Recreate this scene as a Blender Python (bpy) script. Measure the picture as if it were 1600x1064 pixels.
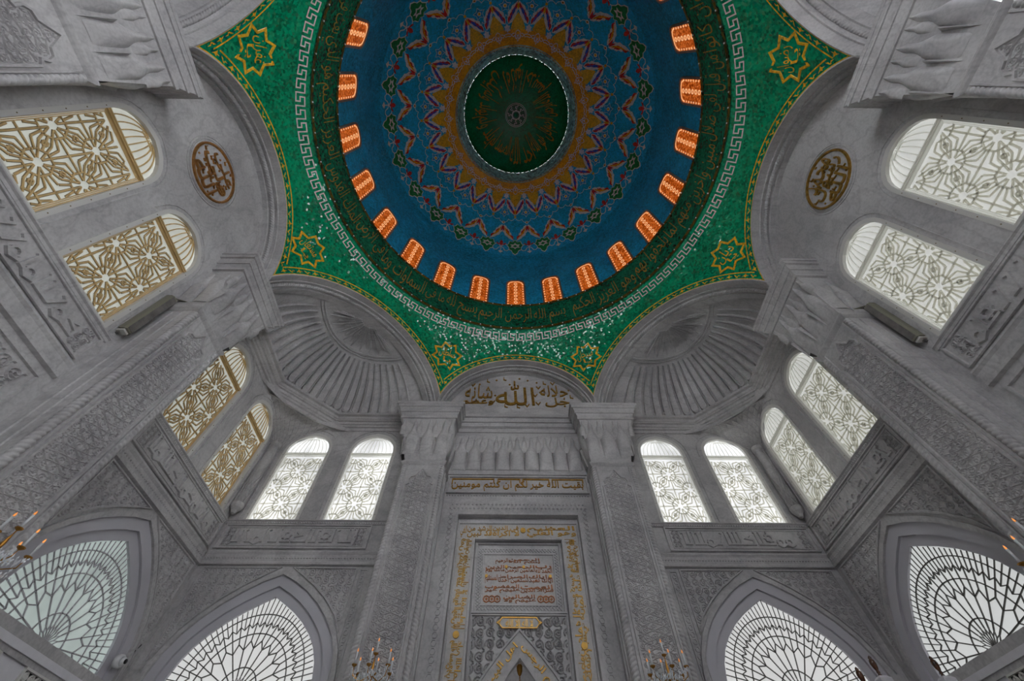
import bpy, math, random, unicodedata
from math import sin, cos, pi, radians, degrees, sqrt, atan2, hypot
from mathutils import Vector, Matrix

D = bpy.data
SC = bpy.context.scene
COL = SC.collection
for o in list(D.objects):
    D.objects.remove(o)

# ------------------------------------------------------------------ camera, sky, exposure
cam = D.cameras.new('camera')
cam.sensor_width = 36.0
cam.lens = 637.49 / 1600 * 36
cam.clip_end = 200
camo = D.objects.new('camera', cam)
COL.objects.link(camo)
camo.location = (-0.223, -1.809, 1.5)
camo.rotation_euler = (radians(90 + 56.6), 0, radians(-0.676))
SC.camera = camo

world = D.worlds.new('overcast_sky')
SC.world = world
world.use_nodes = True
bg = world.node_tree.nodes['Background']
bg.inputs['Color'].default_value = (0.93, 0.95, 1.0, 1)
bg.inputs['Strength'].default_value = 9.6

SC.view_settings.view_transform = 'Standard'
SC.view_settings.look = 'None'
SC.view_settings.gamma = 1.0
SC.view_settings.use_curve_mapping = False
SC.view_settings.exposure = 0.0
SC.cycles.use_denoising = True
SC.cycles.max_bounces = 5
SC.cycles.diffuse_bounces = 3
SC.cycles.glossy_bounces = 2
SC.cycles.transmission_bounces = 3
SC.cycles.caustics_reflective = False
SC.cycles.caustics_refractive = False
SC.cycles.use_adaptive_sampling = True
SC.cycles.adaptive_threshold = 0.09
SC.cycles.sample_clamp_indirect = 4.0

PANE_LEFT, PANE_RIGHT, PANE_FRONT = 0.42, 0.52, 1.15      # brightness of the daylit panes
PW_LEFT, PW_RIGHT, PW_FRONT = 0.42, 0.56, 0.58            # of the large pointed windows

# ------------------------------------------------------------------ materials
def mat_base(name):
    m = D.materials.new(name)
    m.use_nodes = True
    nt = m.node_tree
    return m, nt, nt.nodes['Principled BSDF']

def N(nt, t, **kw):
    n = nt.nodes.new(t)
    for k, v in kw.items():
        setattr(n, k, v)
    return n

def ramp(nt, fac, stops):
    r = N(nt, 'ShaderNodeValToRGB')
    els = r.color_ramp.elements
    while len(els) < len(stops):
        els.new(0.5)
    for e, (p, c) in zip(els, stops):
        e.position = p
        e.color = (*c, 1)
    nt.links.new(fac, r.inputs[0])
    return r.outputs[0]

def marble(name, base, dark, vein, rough=0.38, scale=1.0):
    m, nt, b = mat_base(name)
    g = N(nt, 'ShaderNodeNewGeometry')
    warp = N(nt, 'ShaderNodeTexNoise'); warp.inputs['Scale'].default_value = 0.9 * scale; warp.inputs['Detail'].default_value = 3
    nt.links.new(g.outputs['Position'], warp.inputs['Vector'])
    cloud = ramp(nt, warp.outputs['Fac'], [(0.36, dark), (0.60, base)])
    vn = N(nt, 'ShaderNodeTexNoise'); vn.inputs['Scale'].default_value = 1.7 * scale; vn.inputs['Detail'].default_value = 4
    vn.inputs['Distortion'].default_value = 0.5
    mpn = N(nt, 'ShaderNodeMapping'); mpn.inputs['Rotation'].default_value = (0.7, 0.5, 0.9); mpn.inputs['Scale'].default_value = (0.55, 1.9, 1.0)
    nt.links.new(g.outputs['Position'], mpn.inputs['Vector']); nt.links.new(mpn.outputs['Vector'], vn.inputs['Vector'])
    vm = ramp(nt, vn.outputs['Fac'], [(0.445, (0, 0, 0)), (0.5, (1, 1, 1)), (0.555, (0, 0, 0))])
    st = N(nt, 'ShaderNodeTexNoise'); st.inputs['Scale'].default_value = 26 * scale; st.inputs['Detail'].default_value = 1
    nt.links.new(g.outputs['Position'], st.inputs['Vector'])
    sm = ramp(nt, st.outputs['Fac'], [(0.30, (0.86, 0.86, 0.86)), (0.62, (1, 1, 1))])
    mx = N(nt, 'ShaderNodeMix', data_type='RGBA')
    ml = N(nt, 'ShaderNodeMath', operation='MULTIPLY'); ml.inputs[1].default_value = 0.30
    nt.links.new(vm, ml.inputs[0]); nt.links.new(ml.outputs[0], mx.inputs['Factor'])
    nt.links.new(cloud, mx.inputs['A']); mx.inputs['B'].default_value = (*vein, 1)
    mu = N(nt, 'ShaderNodeMix', data_type='RGBA', blend_type='MULTIPLY'); mu.inputs['Factor'].default_value = 1
    nt.links.new(mx.outputs['Result'], mu.inputs['A']); nt.links.new(sm, mu.inputs['B'])
    nt.links.new(mu.outputs['Result'], b.inputs['Base Color'])
    b.inputs['Roughness'].default_value = rough
    b.inputs['Specular IOR Level'].default_value = 0.35
    return m

def plain(name, col, rough=0.5, metal=0.0, spec=0.4, var=0.0, vscale=8):
    m, nt, b = mat_base(name)
    b.inputs['Roughness'].default_value = rough
    b.inputs['Metallic'].default_value = metal
    b.inputs['Specular IOR Level'].default_value = spec
    if var:
        g = N(nt, 'ShaderNodeNewGeometry')
        n = N(nt, 'ShaderNodeTexNoise'); n.inputs['Scale'].default_value = vscale; n.inputs['Detail'].default_value = 4
        nt.links.new(g.outputs['Position'], n.inputs['Vector'])
        lo = tuple(c * (1 - var) for c in col); hi = tuple(min(1, c * (1 + var)) for c in col)
        nt.links.new(ramp(nt, n.outputs['Fac'], [(0.3, lo), (0.7, hi)]), b.inputs['Base Color'])
    else:
        b.inputs['Base Color'].default_value = (*col, 1)
    return m

def mosaic(name, col, var=0.35, cell=22.0, tilt=0.28, rough=0.22, spec=0.6, patch=None):
    """small glass tesserae: every cell has its own tone and its own slight tilt, so it glints"""
    m, nt, b = mat_base(name)
    g = N(nt, 'ShaderNodeNewGeometry')
    v = N(nt, 'ShaderNodeTexVoronoi'); v.inputs['Scale'].default_value = cell
    nt.links.new(g.outputs['Position'], v.inputs['Vector'])
    n = N(nt, 'ShaderNodeTexNoise'); n.inputs['Scale'].default_value = 1.3; n.inputs['Detail'].default_value = 3
    nt.links.new(g.outputs['Position'], n.inputs['Vector'])
    sep = N(nt, 'ShaderNodeSeparateColor'); nt.links.new(v.outputs['Color'], sep.inputs[0])
    lo = tuple(c * (1 - var) for c in col); hi = tuple(min(1, c * (1 + var)) for c in col)
    ad = N(nt, 'ShaderNodeMath', operation='MULTIPLY_ADD'); ad.inputs[1].default_value = 0.55; ad.inputs[2].default_value = 0.0
    nt.links.new(sep.outputs[0], ad.inputs[0])
    ad2 = N(nt, 'ShaderNodeMath', operation='MULTIPLY_ADD'); ad2.inputs[1].default_value = 0.6
    nt.links.new(n.outputs['Fac'], ad2.inputs[0]); nt.links.new(ad.outputs[0], ad2.inputs[2])
    nt.links.new(ramp(nt, ad2.outputs[0], [(0.25, lo), (0.8, hi)]), b.inputs['Base Color'])
    # tilt of each piece
    sub = N(nt, 'ShaderNodeVectorMath', operation='SUBTRACT'); sub.inputs[1].default_value = (0.5, 0.5, 0.5)
    nt.links.new(v.outputs['Color'], sub.inputs[0])
    sc = N(nt, 'ShaderNodeVectorMath', operation='SCALE'); sc.inputs['Scale'].default_value = tilt
    nt.links.new(sub.outputs[0], sc.inputs[0])
    add = N(nt, 'ShaderNodeVectorMath', operation='ADD')
    nt.links.new(g.outputs['Normal'], add.inputs[0]); nt.links.new(sc.outputs[0], add.inputs[1])
    nr = N(nt, 'ShaderNodeVectorMath', operation='NORMALIZE'); nt.links.new(add.outputs[0], nr.inputs[0])
    nt.links.new(nr.outputs[0], b.inputs['Normal'])
    b.inputs['Roughness'].default_value = rough
    b.inputs['Specular IOR Level'].default_value = spec
    return m

def glow(name, col, strength, var=0.0, vscale=3.0):
    m, nt, b = mat_base(name)
    b.inputs['Base Color'].default_value = (*[c * 0.35 for c in col], 1)
    b.inputs['Roughness'].default_value = 0.25
    b.inputs['Emission Color'].default_value = (*col, 1)
    b.inputs['Emission Strength'].default_value = strength
    if var:
        g = N(nt, 'ShaderNodeNewGeometry')
        n = N(nt, 'ShaderNodeTexNoise'); n.inputs['Scale'].default_value = vscale; n.inputs['Detail'].default_value = 3
        nt.links.new(g.outputs['Position'], n.inputs['Vector'])
        lo = tuple(c * (1 - var) for c in col)
        nt.links.new(ramp(nt, n.outputs['Fac'], [(0.35, lo), (0.65, col)]), b.inputs['Emission Color'])
    return m

def translucent(name, col, share=0.6):
    m, nt, b = mat_base(name)
    b.inputs['Base Color'].default_value = (*col, 1)
    b.inputs['Roughness'].default_value = 0.45
    t = N(nt, 'ShaderNodeBsdfTranslucent'); t.inputs['Color'].default_value = (*col, 1)
    mx = N(nt, 'ShaderNodeMixShader'); mx.inputs[0].default_value = share
    nt.links.new(b.outputs[0], mx.inputs[1]); nt.links.new(t.outputs[0], mx.inputs[2])
    nt.links.new(mx.outputs[0], nt.nodes['Material Output'].inputs['Surface'])
    return m

M = {}
M['marble'] = marble('white_marble', (0.60, 0.59, 0.59), (0.46, 0.45, 0.455), (0.25, 0.24, 0.26))
M['marble_floor'] = marble('floor_marble', (0.62, 0.60, 0.57), (0.55, 0.53, 0.50), (0.55, 0.53, 0.5), 0.25)
M['gold'] = plain('gilded_relief', (0.42, 0.24, 0.045), 0.34, 0.55, var=0.3, vscale=14)
M['copper'] = plain('copper_gilding', (0.50, 0.24, 0.075), 0.30, 0.65, var=0.25, vscale=14)
M['redgold'] = plain('aged_red_gilding', (0.26, 0.09, 0.025), 0.40, 0.4, var=0.55, vscale=7)
M['goldmos'] = mosaic('gold_mosaic', (0.78, 0.47, 0.03), 0.3, 24)
M['orangemos'] = mosaic('orange_gold_mosaic', (0.95, 0.38, 0.010), 0.35, 24)
M['dullgold'] = mosaic('dull_gold_lettering', (0.30, 0.18, 0.035), 0.35, 24)
M['capgold'] = mosaic('lantern_gold_lettering', (0.62, 0.33, 0.045), 0.3, 24)
M['olive'] = mosaic('olive_gold_border', (0.085, 0.065, 0.014), 0.5, 12)
M['green'] = mosaic('green_mosaic', (0.0, 0.25, 0.115), 0.5, 20, 0.42, 0.12)
M['darkgreen'] = mosaic('dark_green_mosaic', (0.004, 0.11, 0.058), 0.6, 20, 0.3)
M['capgreen'] = mosaic('lantern_green_mosaic', (0.004, 0.24, 0.10), 0.45, 20, 0.3)
M['blue'] = mosaic('blue_mosaic', (0.02, 0.44, 0.78), 0.30, 20, 0.28, 0.25, 0.3)
M['drumblue'] = mosaic('deep_blue_mosaic', (0.012, 0.32, 0.60), 0.40, 20, 0.28, 0.25, 0.3)
M['whitemos'] = mosaic('white_mosaic', (0.75, 0.72, 0.72), 0.12, 24)
M['greymos'] = mosaic('grey_mosaic', (0.80, 0.84, 0.86), 0.12, 24)
M['redmos'] = mosaic('red_mosaic', (0.60, 0.05, 0.05), 0.3, 24)
M['navymos'] = mosaic('navy_mosaic', (0.03, 0.11, 0.62), 0.3, 24)
M['skymos'] = mosaic('bright_blue_mosaic', (0.03, 0.36, 0.75), 0.25, 24)
M['leafmos'] = mosaic('leaf_green_mosaic', (0.015, 0.26, 0.09), 0.3, 24)
M['tealmos'] = mosaic('teal_mosaic', (0.0, 0.14, 0.12), 0.3, 24)
M['glitter'] = mosaic('silver_turquoise_mosaic', (0.34, 0.66, 0.72), 0.55, 9, 0.9, 0.22, 1.0)
M['stud'] = plain('mirror_stud', (0.85, 0.9, 0.9), 0.12, 0.8)
M['pane_left'] = glow('frosted_glass_shaded', (0.93, 0.95, 0.86), PANE_LEFT, 0.12)
M['pane_right'] = glow('frosted_glass_daylit', (0.96, 0.97, 0.93), PANE_RIGHT, 0.10)
M['pane_front'] = glow('frosted_glass_sunlit', (0.98, 0.99, 1.0), PANE_FRONT, 0.5, 0.9)
M['pw_left'] = glow('large_glass_shaded', (0.80, 0.92, 0.88), PW_LEFT, 0.35, 1.6)  # green tint is a reflection painted into the pane's glow
M['pw_right'] = glow('large_glass_daylit', (0.95, 0.97, 0.96), PW_RIGHT, 0.05)
M['pw_front'] = glow('large_glass_front', (0.97, 0.97, 0.96), PW_FRONT, 0.05)
M['lat_gold'] = plain('gold_lattice', (0.70, 0.50, 0.24), 0.38, 0.15, var=0.12)
M['lat_pale'] = translucent('pale_resin_lattice', (0.97, 0.97, 0.93), 0.88)  # pale see-through straps: window glare put into the lattice colour
M['lat_line'] = plain('lattice_groove', (0.20, 0.145, 0.06), 0.6)  # brown of the frame screws and of painted shade along the straps
M['frame_white'] = plain('white_painted_frame', (0.66, 0.65, 0.62), 0.45)
M['lead'] = plain('dark_glazing_bar', (0.15, 0.145, 0.135), 0.5, 0.2)
M['bar_lilac'] = plain('grey_glazing_bar', (0.46, 0.44, 0.47), 0.45)
M['pvc'] = plain('grey_lilac_arch_frame', (0.54, 0.53, 0.57), 0.45, var=0.06, vscale=1.5)
M['glow_orange'] = glow('orange_lit_screen', (1.0, 0.20, 0.02), 0.56)
_nt = M['glow_orange'].node_tree
_g = N(_nt, 'ShaderNodeNewGeometry'); _v = N(_nt, 'ShaderNodeTexVoronoi'); _v.inputs['Scale'].default_value = 15
_nt.links.new(_g.outputs['Position'], _v.inputs['Vector'])
_nt.links.new(ramp(_nt, _v.outputs['Distance'], [(0.12, (1.0, 0.34, 0.08)), (0.42, (0.85, 0.15, 0.012)), (0.62, (0.28, 0.035, 0.002))]), _nt.nodes['Principled BSDF'].inputs['Emission Color'])
M['glow_bead'] = glow('bright_screen_bead', (1.0, 0.50, 0.22), 0.85)
M['drumframe'] = plain('grey_drum_window_frame', (0.16, 0.15, 0.14), 0.5, var=0.3)
M['brass'] = plain('brass', (0.40, 0.20, 0.04), 0.28, 0.9)
M['candle'] = plain('white_candle_sleeve', (0.72, 0.74, 0.76), 0.35)
M['flame'] = glow('orange_candle_bulb', (1.0, 0.36, 0.09), 0.95)
for _k in ('glow_bead', 'flame'):
    M[_k].cycles.emission_sampling = 'NONE'
M['crystal'] = plain('crystal', (0.92, 0.94, 0.97), 0.06, 0.1, 1.0)
M['lampbody'] = plain('olive_grey_lamp_housing', (0.20, 0.195, 0.15), 0.45)
M['black'] = plain('black_rubber', (0.012, 0.012, 0.012), 0.5)
M['wood'] = plain('dark_polished_wood', (0.085, 0.032, 0.014), 0.22, spec=0.6, var=0.4, vscale=20)
M['doorwhite'] = plain('pale_door_paint', (0.72, 0.71, 0.75), 0.45, var=0.05)
M['camwhite'] = plain('white_plastic', (0.62, 0.62, 0.63), 0.35)

# ------------------------------------------------------------------ mesh helpers
class MB:
    def __init__(s):
        s.v = []; s.f = []
    def add(s, vs, fs):
        n = len(s.v)
        s.v.extend(vs)
        s.f.extend(tuple(i + n for i in f) for f in fs)
    def box(s, x0, x1, y0, y1, z0, z1):
        s.add([(x0, y0, z0), (x1, y0, z0), (x1, y1, z0), (x0, y1, z0), (x0, y0, z1), (x1, y0, z1), (x1, y1, z1), (x0, y1, z1)],
              [(0, 3, 2, 1), (4, 5, 6, 7), (0, 1, 5, 4), (1, 2, 6, 5), (2, 3, 7, 6), (3, 0, 4, 7)])
    def grid(s, fn, nu, nv, cu=False):
        vs = [fn(i / nu, j / nv) for j in range(nv + 1) for i in range(nu if cu else nu + 1)]
        w = nu if cu else nu + 1
        fs = []
        for j in range(nv):
            for i in range(nu):
                a = j * w + i; b = j * w + (i + 1) % w
                fs.append((a, b, b + w, a + w))
        s.add(vs, fs)
    def loft(s, rings, closed=True, caps=False):
        n = len(rings[0])
        vs = [p for r in rings for p in r]
        fs = []
        for j in range(len(rings) - 1):
            for i in range(n if closed else n - 1):
                k = (i + 1) % n
                fs.append((j * n + i, j * n + k, (j + 1) * n + k, (j + 1) * n + i))
        if caps:
            fs.append(tuple(range(n - 1, -1, -1)))
            fs.append(tuple((len(rings) - 1) * n + i for i in range(n)))
        s.add(vs, fs)
    def lathe(s, prof, n=16, c=(0, 0, 0), cap=True):
        rings = [[(c[0] + r * cos(2 * pi * i / n), c[1] + r * sin(2 * pi * i / n), c[2] + z) for i in range(n)] for r, z in prof]
        s.loft(rings, True, cap)
    def ribbon(s, pts, w, h, mp, base=0.0, closed=False):
        """raised strip of roof-shaped section along a 2-D polyline, laid on a surface"""
        n = len(pts)
        if n < 2:
            return
        vs = []
        for i, (u, v) in enumerate(pts):
            if closed:
                a = pts[i - 1]; b = pts[(i + 1) % n]
            else:
                a = pts[max(i - 1, 0)]; b = pts[min(i + 1, n - 1)]
            dx, dy = b[0] - a[0], b[1] - a[1]
            l = hypot(dx, dy) or 1e-9
            nx, ny = -dy / l * w / 2, dx / l * w / 2
            vs += [mp(u + nx, v + ny, base), mp(u, v, base + h), mp(u - nx, v - ny, base)]
        fs = []
        for i in range(n if closed else n - 1):
            a = 3 * i; b = 3 * ((i + 1) % n)
            fs += [(a, a + 1, b + 1, b), (a + 1, a + 2, b + 2, b + 1)]
        s.add(vs, fs)
    def strap(s, pts, w, h, mp, base=0.0, closed=False, chamfer=0.25):
        """flat-topped strip with sloping edges"""
        n = len(pts)
        vs = []
        for i, (u, v) in enumerate(pts):
            if closed:
                a = pts[i - 1]; b = pts[(i + 1) % n]
            else:
                a = pts[max(i - 1, 0)]; b = pts[min(i + 1, n - 1)]
            d0 = (u - a[0], v - a[1]); d1 = (b[0] - u, b[1] - v)
            l0 = hypot(*d0); l1 = hypot(*d1)
            if l0 < 1e-9: d0, l0 = d1, l1
            if l1 < 1e-9: d1, l1 = d0, l0
            tx, ty = d0[0] / l0 + d1[0] / l1, d0[1] / l0 + d1[1] / l1
            l = hypot(tx, ty) or 1e-9
            cs = max(0.45, (tx * d0[0] / l0 + ty * d0[1] / l0) / l)
            nx, ny = -ty / l * w / 2 / cs, tx / l * w / 2 / cs
            c = 1 - chamfer
            vs += [mp(u + nx, v + ny, base), mp(u + nx * c, v + ny * c, base + h), mp(u - nx * c, v - ny * c, base + h), mp(u - nx, v - ny, base)]
        fs = []
        for i in range(n if closed else n - 1):
            a = 4 * i; b = 4 * ((i + 1) % n)
            fs += [(a, a + 1, b + 1, b), (a + 1, a + 2, b + 2, b + 1), (a + 2, a + 3, b + 3, b + 2)]
        s.add(vs, fs)
    def flat(s, poly, mp, h):
        s.add([mp(u, v, h) for u, v in poly], [tuple(range(len(poly)))])
    def plate(s, poly, mp, h0, h1):
        n = len(poly)
        s.add([mp(u, v, h0) for u, v in poly] + [mp(u, v, h1) for u, v in poly],
              [tuple(range(n, 2 * n))] + [(i, (i + 1) % n, n + (i + 1) % n, n + i) for i in range(n)])
    def tube(s, pts, r, n=6, caps=True):
        pts = [Vector(p) for p in pts]
        rings = []
        for i, p in enumerate(pts):
            t = (pts[min(i + 1, len(pts) - 1)] - pts[max(i - 1, 0)]).normalized()
            a = t.orthogonal().normalized() if abs(t.z) < 0.99 else Vector((1, 0, 0))
            if abs(t.z) < 0.99:
                a = t.cross(Vector((0, 0, 1))).normalized()
            b = t.cross(a)
            rr = r[i] if isinstance(r, (list, tuple)) else r
            rings.append([tuple(p + a * rr * cos(2 * pi * k / n) + b * rr * sin(2 * pi * k / n)) for k in range(n)])
        s.loft(rings, True, caps)
    def build(s, name, mat, parent=None, smooth=False, kind=None):
        me = D.meshes.new(name)
        me.from_pydata(s.v, [], s.f)
        me.materials.append(M[mat])
        if smooth:
            me.polygons.foreach_set('use_smooth', [True] * len(me.polygons))
        me.update()
        o = D.objects.new(name, me)
        COL.objects.link(o)
        if parent:
            o.parent = parent
        if kind:
            o['kind'] = kind
        return o

def thing(name, label, cat, loc=(0, 0, 0), rot=0.0, group=None, kind=None):
    o = D.objects.new(name, None)
    COL.objects.link(o)
    o.location = loc
    o.rotation_euler = (0, 0, rot)
    o.empty_display_size = 0.1
    tag(o, label, cat, group, kind)
    return o

def tag(o, label=None, cat=None, group=None, kind=None):
    if label: o['label'] = label
    if cat: o['category'] = cat
    if group: o['group'] = group
    if kind: o['kind'] = kind
    return o

def copy_tree(root, parent=None):
    c = root.copy()
    COL.objects.link(c)
    c.parent = parent
    for ch in [x for x in D.objects if x.parent == root]:
        copy_tree(ch, c)
    return c

def copy_obj(o, parent=None, rz=None):
    c = o.copy()
    COL.objects.link(c)
    c.parent = parent if parent else o.parent
    if rz is not None:
        c.rotation_euler = (0, 0, rz)
    return c

ANG = {'front': 0.0, 'left': pi / 2, 'right': -pi / 2}
WY = 6.1                                     # distance of the walls from the dome's axis
def on_wall(side, u, z, off=0.0):
    a = ANG[side]
    x, y = u, WY - off
    return (x * cos(a) - y * sin(a), x * sin(a) + y * cos(a), z), a

def WP(u, v, h):                             # wall-local: x along the wall, z up, -y into the room
    return (u, -h, v)

def shape2d(loops, depth):
    """filled outline with holes, extruded; returned as wall-local vertices (front face at y=0, back at y=depth)"""
    c = D.curves.new('s', 'CURVE')
    c.dimensions = '2D'
    c.fill_mode = 'BOTH'
    c.extrude = depth / 2
    for lp in loops:
        sp = c.splines.new('POLY')
        sp.points.add(len(lp) - 1)
        for p, (x, y) in zip(sp.points, lp):
            p.co = (x, y, 0, 1)
        sp.use_cyclic_u = True
    o = D.objects.new('s', c)
    COL.objects.link(o)
    me = D.meshes.new_from_object(o.evaluated_get(bpy.context.evaluated_depsgraph_get()))
    vs = [(v.co.x, depth / 2 - v.co.z, v.co.y) for v in me.vertices]
    fs = [tuple(p.vertices) for p in me.polygons]
    D.objects.remove(o); D.curves.remove(c); D.meshes.remove(me)
    return vs, fs

# ------------------------------------------------------------------ Arabic lettering
FORMS = {}
for cp in range(0xFE80, 0xFEFD):
    dec = unicodedata.decomposition(chr(cp)).split()
    if len(dec) == 2:
        FORMS.setdefault(chr(int(dec[1], 16)), {})[dec[0].strip('<>')] = chr(cp)
LAMALEF = {'\u0627': ('\uFEFB', '\uFEFC'), '\u0623': ('\uFEF7', '\uFEF8'), '\u0625': ('\uFEF9', '\uFEFA'), '\u0622': ('\uFEF5', '\uFEF6')}
def shape_arabic(s):
    out = []
    joined = False                            # does the previous letter reach to this one
    i = 0
    while i < len(s):
        ch = s[i]
        if ch not in FORMS:
            out.append(ch); joined = False; i += 1; continue
        if ch == '\u0644' and i + 1 < len(s) and s[i + 1] in LAMALEF:
            out.append(LAMALEF[s[i + 1]][1 if joined else 0]); joined = False; i += 2; continue
        f = FORMS[ch]
        nxt = i + 1 < len(s) and s[i + 1] in FORMS and 'final' in FORMS[s[i + 1]]
        can = 'initial' in f
        if joined and can and nxt: out.append(f.get('medial', ch))
        elif joined: out.append(f.get('final', ch))
        elif can and nxt: out.append(f['initial'])
        else: out.append(f.get('isolated', ch))
        joined = can and nxt
        i += 1
    return ''.join(reversed(out))

TXT = {}
def text_geo(s, ext=0.016):
    k = (s, ext)
    if k not in TXT:
        c = D.curves.new('t', 'FONT')
        c.body = shape_arabic(s)
        c.resolution_u = 2
        c.offset = ext                        # heavier strokes
        o = D.objects.new('t', c)
        COL.objects.link(o)
        me = D.meshes.new_from_object(o.evaluated_get(bpy.context.evaluated_depsgraph_get()))
        vs = [(v.co.x, v.co.y) for v in me.vertices]
        fs = [tuple(p.vertices) for p in me.polygons]
        bd = {}
        for f in fs:
            for a, b in zip(f, f[1:] + f[:1]):
                bd[(a, b)] = bd.get((a, b), 0) + 1
        edges = [(a, b) for (a, b) in bd if (b, a) not in bd]
        D.objects.remove(o); D.curves.remove(c); D.meshes.remove(me)
        TXT[k] = (vs, fs, edges)
    return TXT[k]

def put_text(mb, s, box, mp, h0, h1=None, wt=0.016):
    """letters stretched into box (u0, v0, u1, v1), laid on a surface; h1: raised front face"""
    vs, fs, edges = text_geo(s, wt)
    xs = [v[0] for v in vs]; ys = [v[1] for v in vs]
    x0, x1, y0, y1 = min(xs), max(xs), min(ys), max(ys)
    u0, v0, u1, v1 = box
    q = [(u0 + (x - x0) / (x1 - x0) * (u1 - u0), v0 + (y - y0) / (y1 - y0) * (v1 - v0)) for x, y in vs]
    top = h1 if h1 is not None else h0
    n = len(q)
    if h1 is None:
        mb.add([mp(u, v, h0) for u, v in q], fs)
    else:
        mb.add([mp(u, v, h1) for u, v in q] + [mp(u, v, h0) for u, v in q],
               list(fs) + [(a, b, b + n, a + n) for a, b in edges])

def put_stacked(mb, s, box, mp, h0, h1=None, grp=4):
    """two interlocking tiers, as in monumental script: the later words of each phrase ride above the first"""
    u0, v0, u1, v1 = box
    w = s.split(' ')
    ph = [w[i:i + grp] for i in range(0, len(w), grp)]
    ln = [max(3, len(' '.join(p))) for p in ph]
    x = u1
    H = v1 - v0
    for p, l in zip(ph, ln):
        wd = (u1 - u0) * l / sum(ln)
        k = (len(p) + 1) // 2
        lo, hi = ' '.join(p[:k]), ' '.join(p[k:])
        if hi:
            put_text(mb, lo, (x - wd * 0.98, v0, x, v0 + 0.62 * H), mp, h0, h1)
            put_text(mb, hi, (x - wd * 0.98, v0 + 0.44 * H, x - wd * 0.02, v1), mp, h0, h1)
        else:
            put_text(mb, lo, (x - wd * 0.98, v0, x, v1), mp, h0, h1)
        x -= wd

# ------------------------------------------------------------------ ornament generators
def inside_poly(poly):
    def f(x, y):
        c = False
        j = len(poly) - 1
        for i in range(len(poly)):
            xi, yi = poly[i]; xj, yj = poly[j]
            if (yi > y) != (yj > y) and x < (xj - xi) * (y - yi) / (yj - yi) + xi:
                c = not c
            j = i
        return c
    return f

def clip_lines(lines, ins):
    out = []
    for ln in lines:
        cur = []
        for p in ln:
            if ins(*p):
                cur.append(p)
            else:
                if len(cur) > 2: out.append(cur)
                cur = []
        if len(cur) > 2: out.append(cur)
    return out

def arabesque(bb, cell, seed=1):
    """leafy scrollwork: rows of counter-turning spirals with side curls, leaves and linking stems"""
    rnd = random.Random(seed)
    u0, v0, u1, v1 = bb
    nx = max(1, round((u1 - u0) / cell)); ny = max(1, round((v1 - v0) / cell))
    cx, cy = (u1 - u0) / nx, (v1 - v0) / ny
    L = []
    for j in range(ny):
        for i in range(nx):
            x = u0 + (i + 0.5) * cx; y = v0 + (j + 0.5) * cy
            sgn = 1 if (i + j) % 2 else -1
            if nx % 2 == 0:
                sgn = (1 if i < nx / 2 else -1) * (1 if j % 2 else -1)
            r0 = 0.50 * min(cx, cy) * rnd.uniform(0.92, 1.06)
            ph = rnd.uniform(0, 6.28)
            ph = pi / 2 * ((i + 2 * j) % 4) + 0.4
            sp = []
            for k in range(20):
                t = k / 19
                r = r0 * (1 - 0.82 * t)
                a = ph + sgn * t * 2 * pi * 1.55
                sp.append((x + r * cos(a), y + r * sin(a)))
            L.append(sp)
            for q in (0.15, 0.45, 0.75):                       # leaves off the spiral
                a = ph + sgn * q * 2 * pi * 1.55
                r = r0 * (1 - 0.82 * q)
                bx, by = x + r * cos(a), y + r * sin(a)
                a2 = a + sgn * 1.9
                ln = r0 * 0.55
                L.append([(bx + ln * t * cos(a2 + sgn * t * 1.4), by + ln * t * sin(a2 + sgn * t * 1.4)) for t in (0, .35, .7, 1)])
            # stem to the next cell
            L.append([(x + cx * 0.5 * (t - 0.02) + 0.10 * cx * sin(t * pi * 2), y + cy * 0.5 * sgn * cos(t * pi) * 0.9) for t in [k / 8 for k in range(9)]])
    return L

def weave(bb, amp, per):
    u0, v0, u1, v1 = bb
    c = (u0 + u1) / 2
    L = []
    n = int((v1 - v0) / per * 10)
    for a, ph in ((amp, 0), (-amp, 0), (amp, pi / 2), (-amp, pi / 2), (amp * 0.5, pi), (-amp * 0.5, pi)):
        L.append([(c + a * sin(2 * pi * (i / 10) + ph) * (1 if abs(a) == amp else 1.9) + (0 if abs(a) == amp else 0), v0 + (v1 - v0) * i / n) for i in range(n + 1)])
    return L
def relief(mb, poly, cell, mp, w=0.030, h=0.030, base=0.0, seed=1, bb=None):
    xs = [p[0] for p in poly]; ys = [p[1] for p in poly]
    bb = bb or (min(xs), min(ys), max(xs), max(ys))
    for ln in clip_lines(arabesque(bb, cell, seed), inside_poly(poly)):
        mb.ribbon(ln, w, h, mp, base)

def rope(mb, pts, outs, r, pitch, step=7, hand=1):
    """twisted half-round moulding along 3-D points with an outward direction at each"""
    P = [Vector(p) for p in pts]; O = [Vector(o).normalized() for o in outs]
    cum = [0]
    for a, b in zip(P, P[1:]):
        cum.append(cum[-1] + (b - a).length)
    n = max(8, int(cum[-1] / pitch * step))
    rings = []
    k = 0
    for i in range(n + 1):
        s = cum[-1] * i / n
        while k < len(P) - 2 and cum[k + 1] < s:
            k += 1
        t = (s - cum[k]) / max(1e-9, cum[k + 1] - cum[k])
        p = P[k].lerp(P[k + 1], t); o = O[k].lerp(O[k + 1], t).normalized()
        tan = (P[k + 1] - P[k]).normalized()
        b = tan.cross(o)
        ring = []
        for j in range(12):
            a = radians(-104 + 19 * j)
            rr = r * (0.60 + 0.40 * abs(cos(a * 1.15 * hand + pi * s / pitch)) ** 0.6)
            ring.append(tuple(p + o * rr * cos(a) + b * rr * sin(a)))
        rings.append(ring)
    mb.loft(rings, False)

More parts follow.
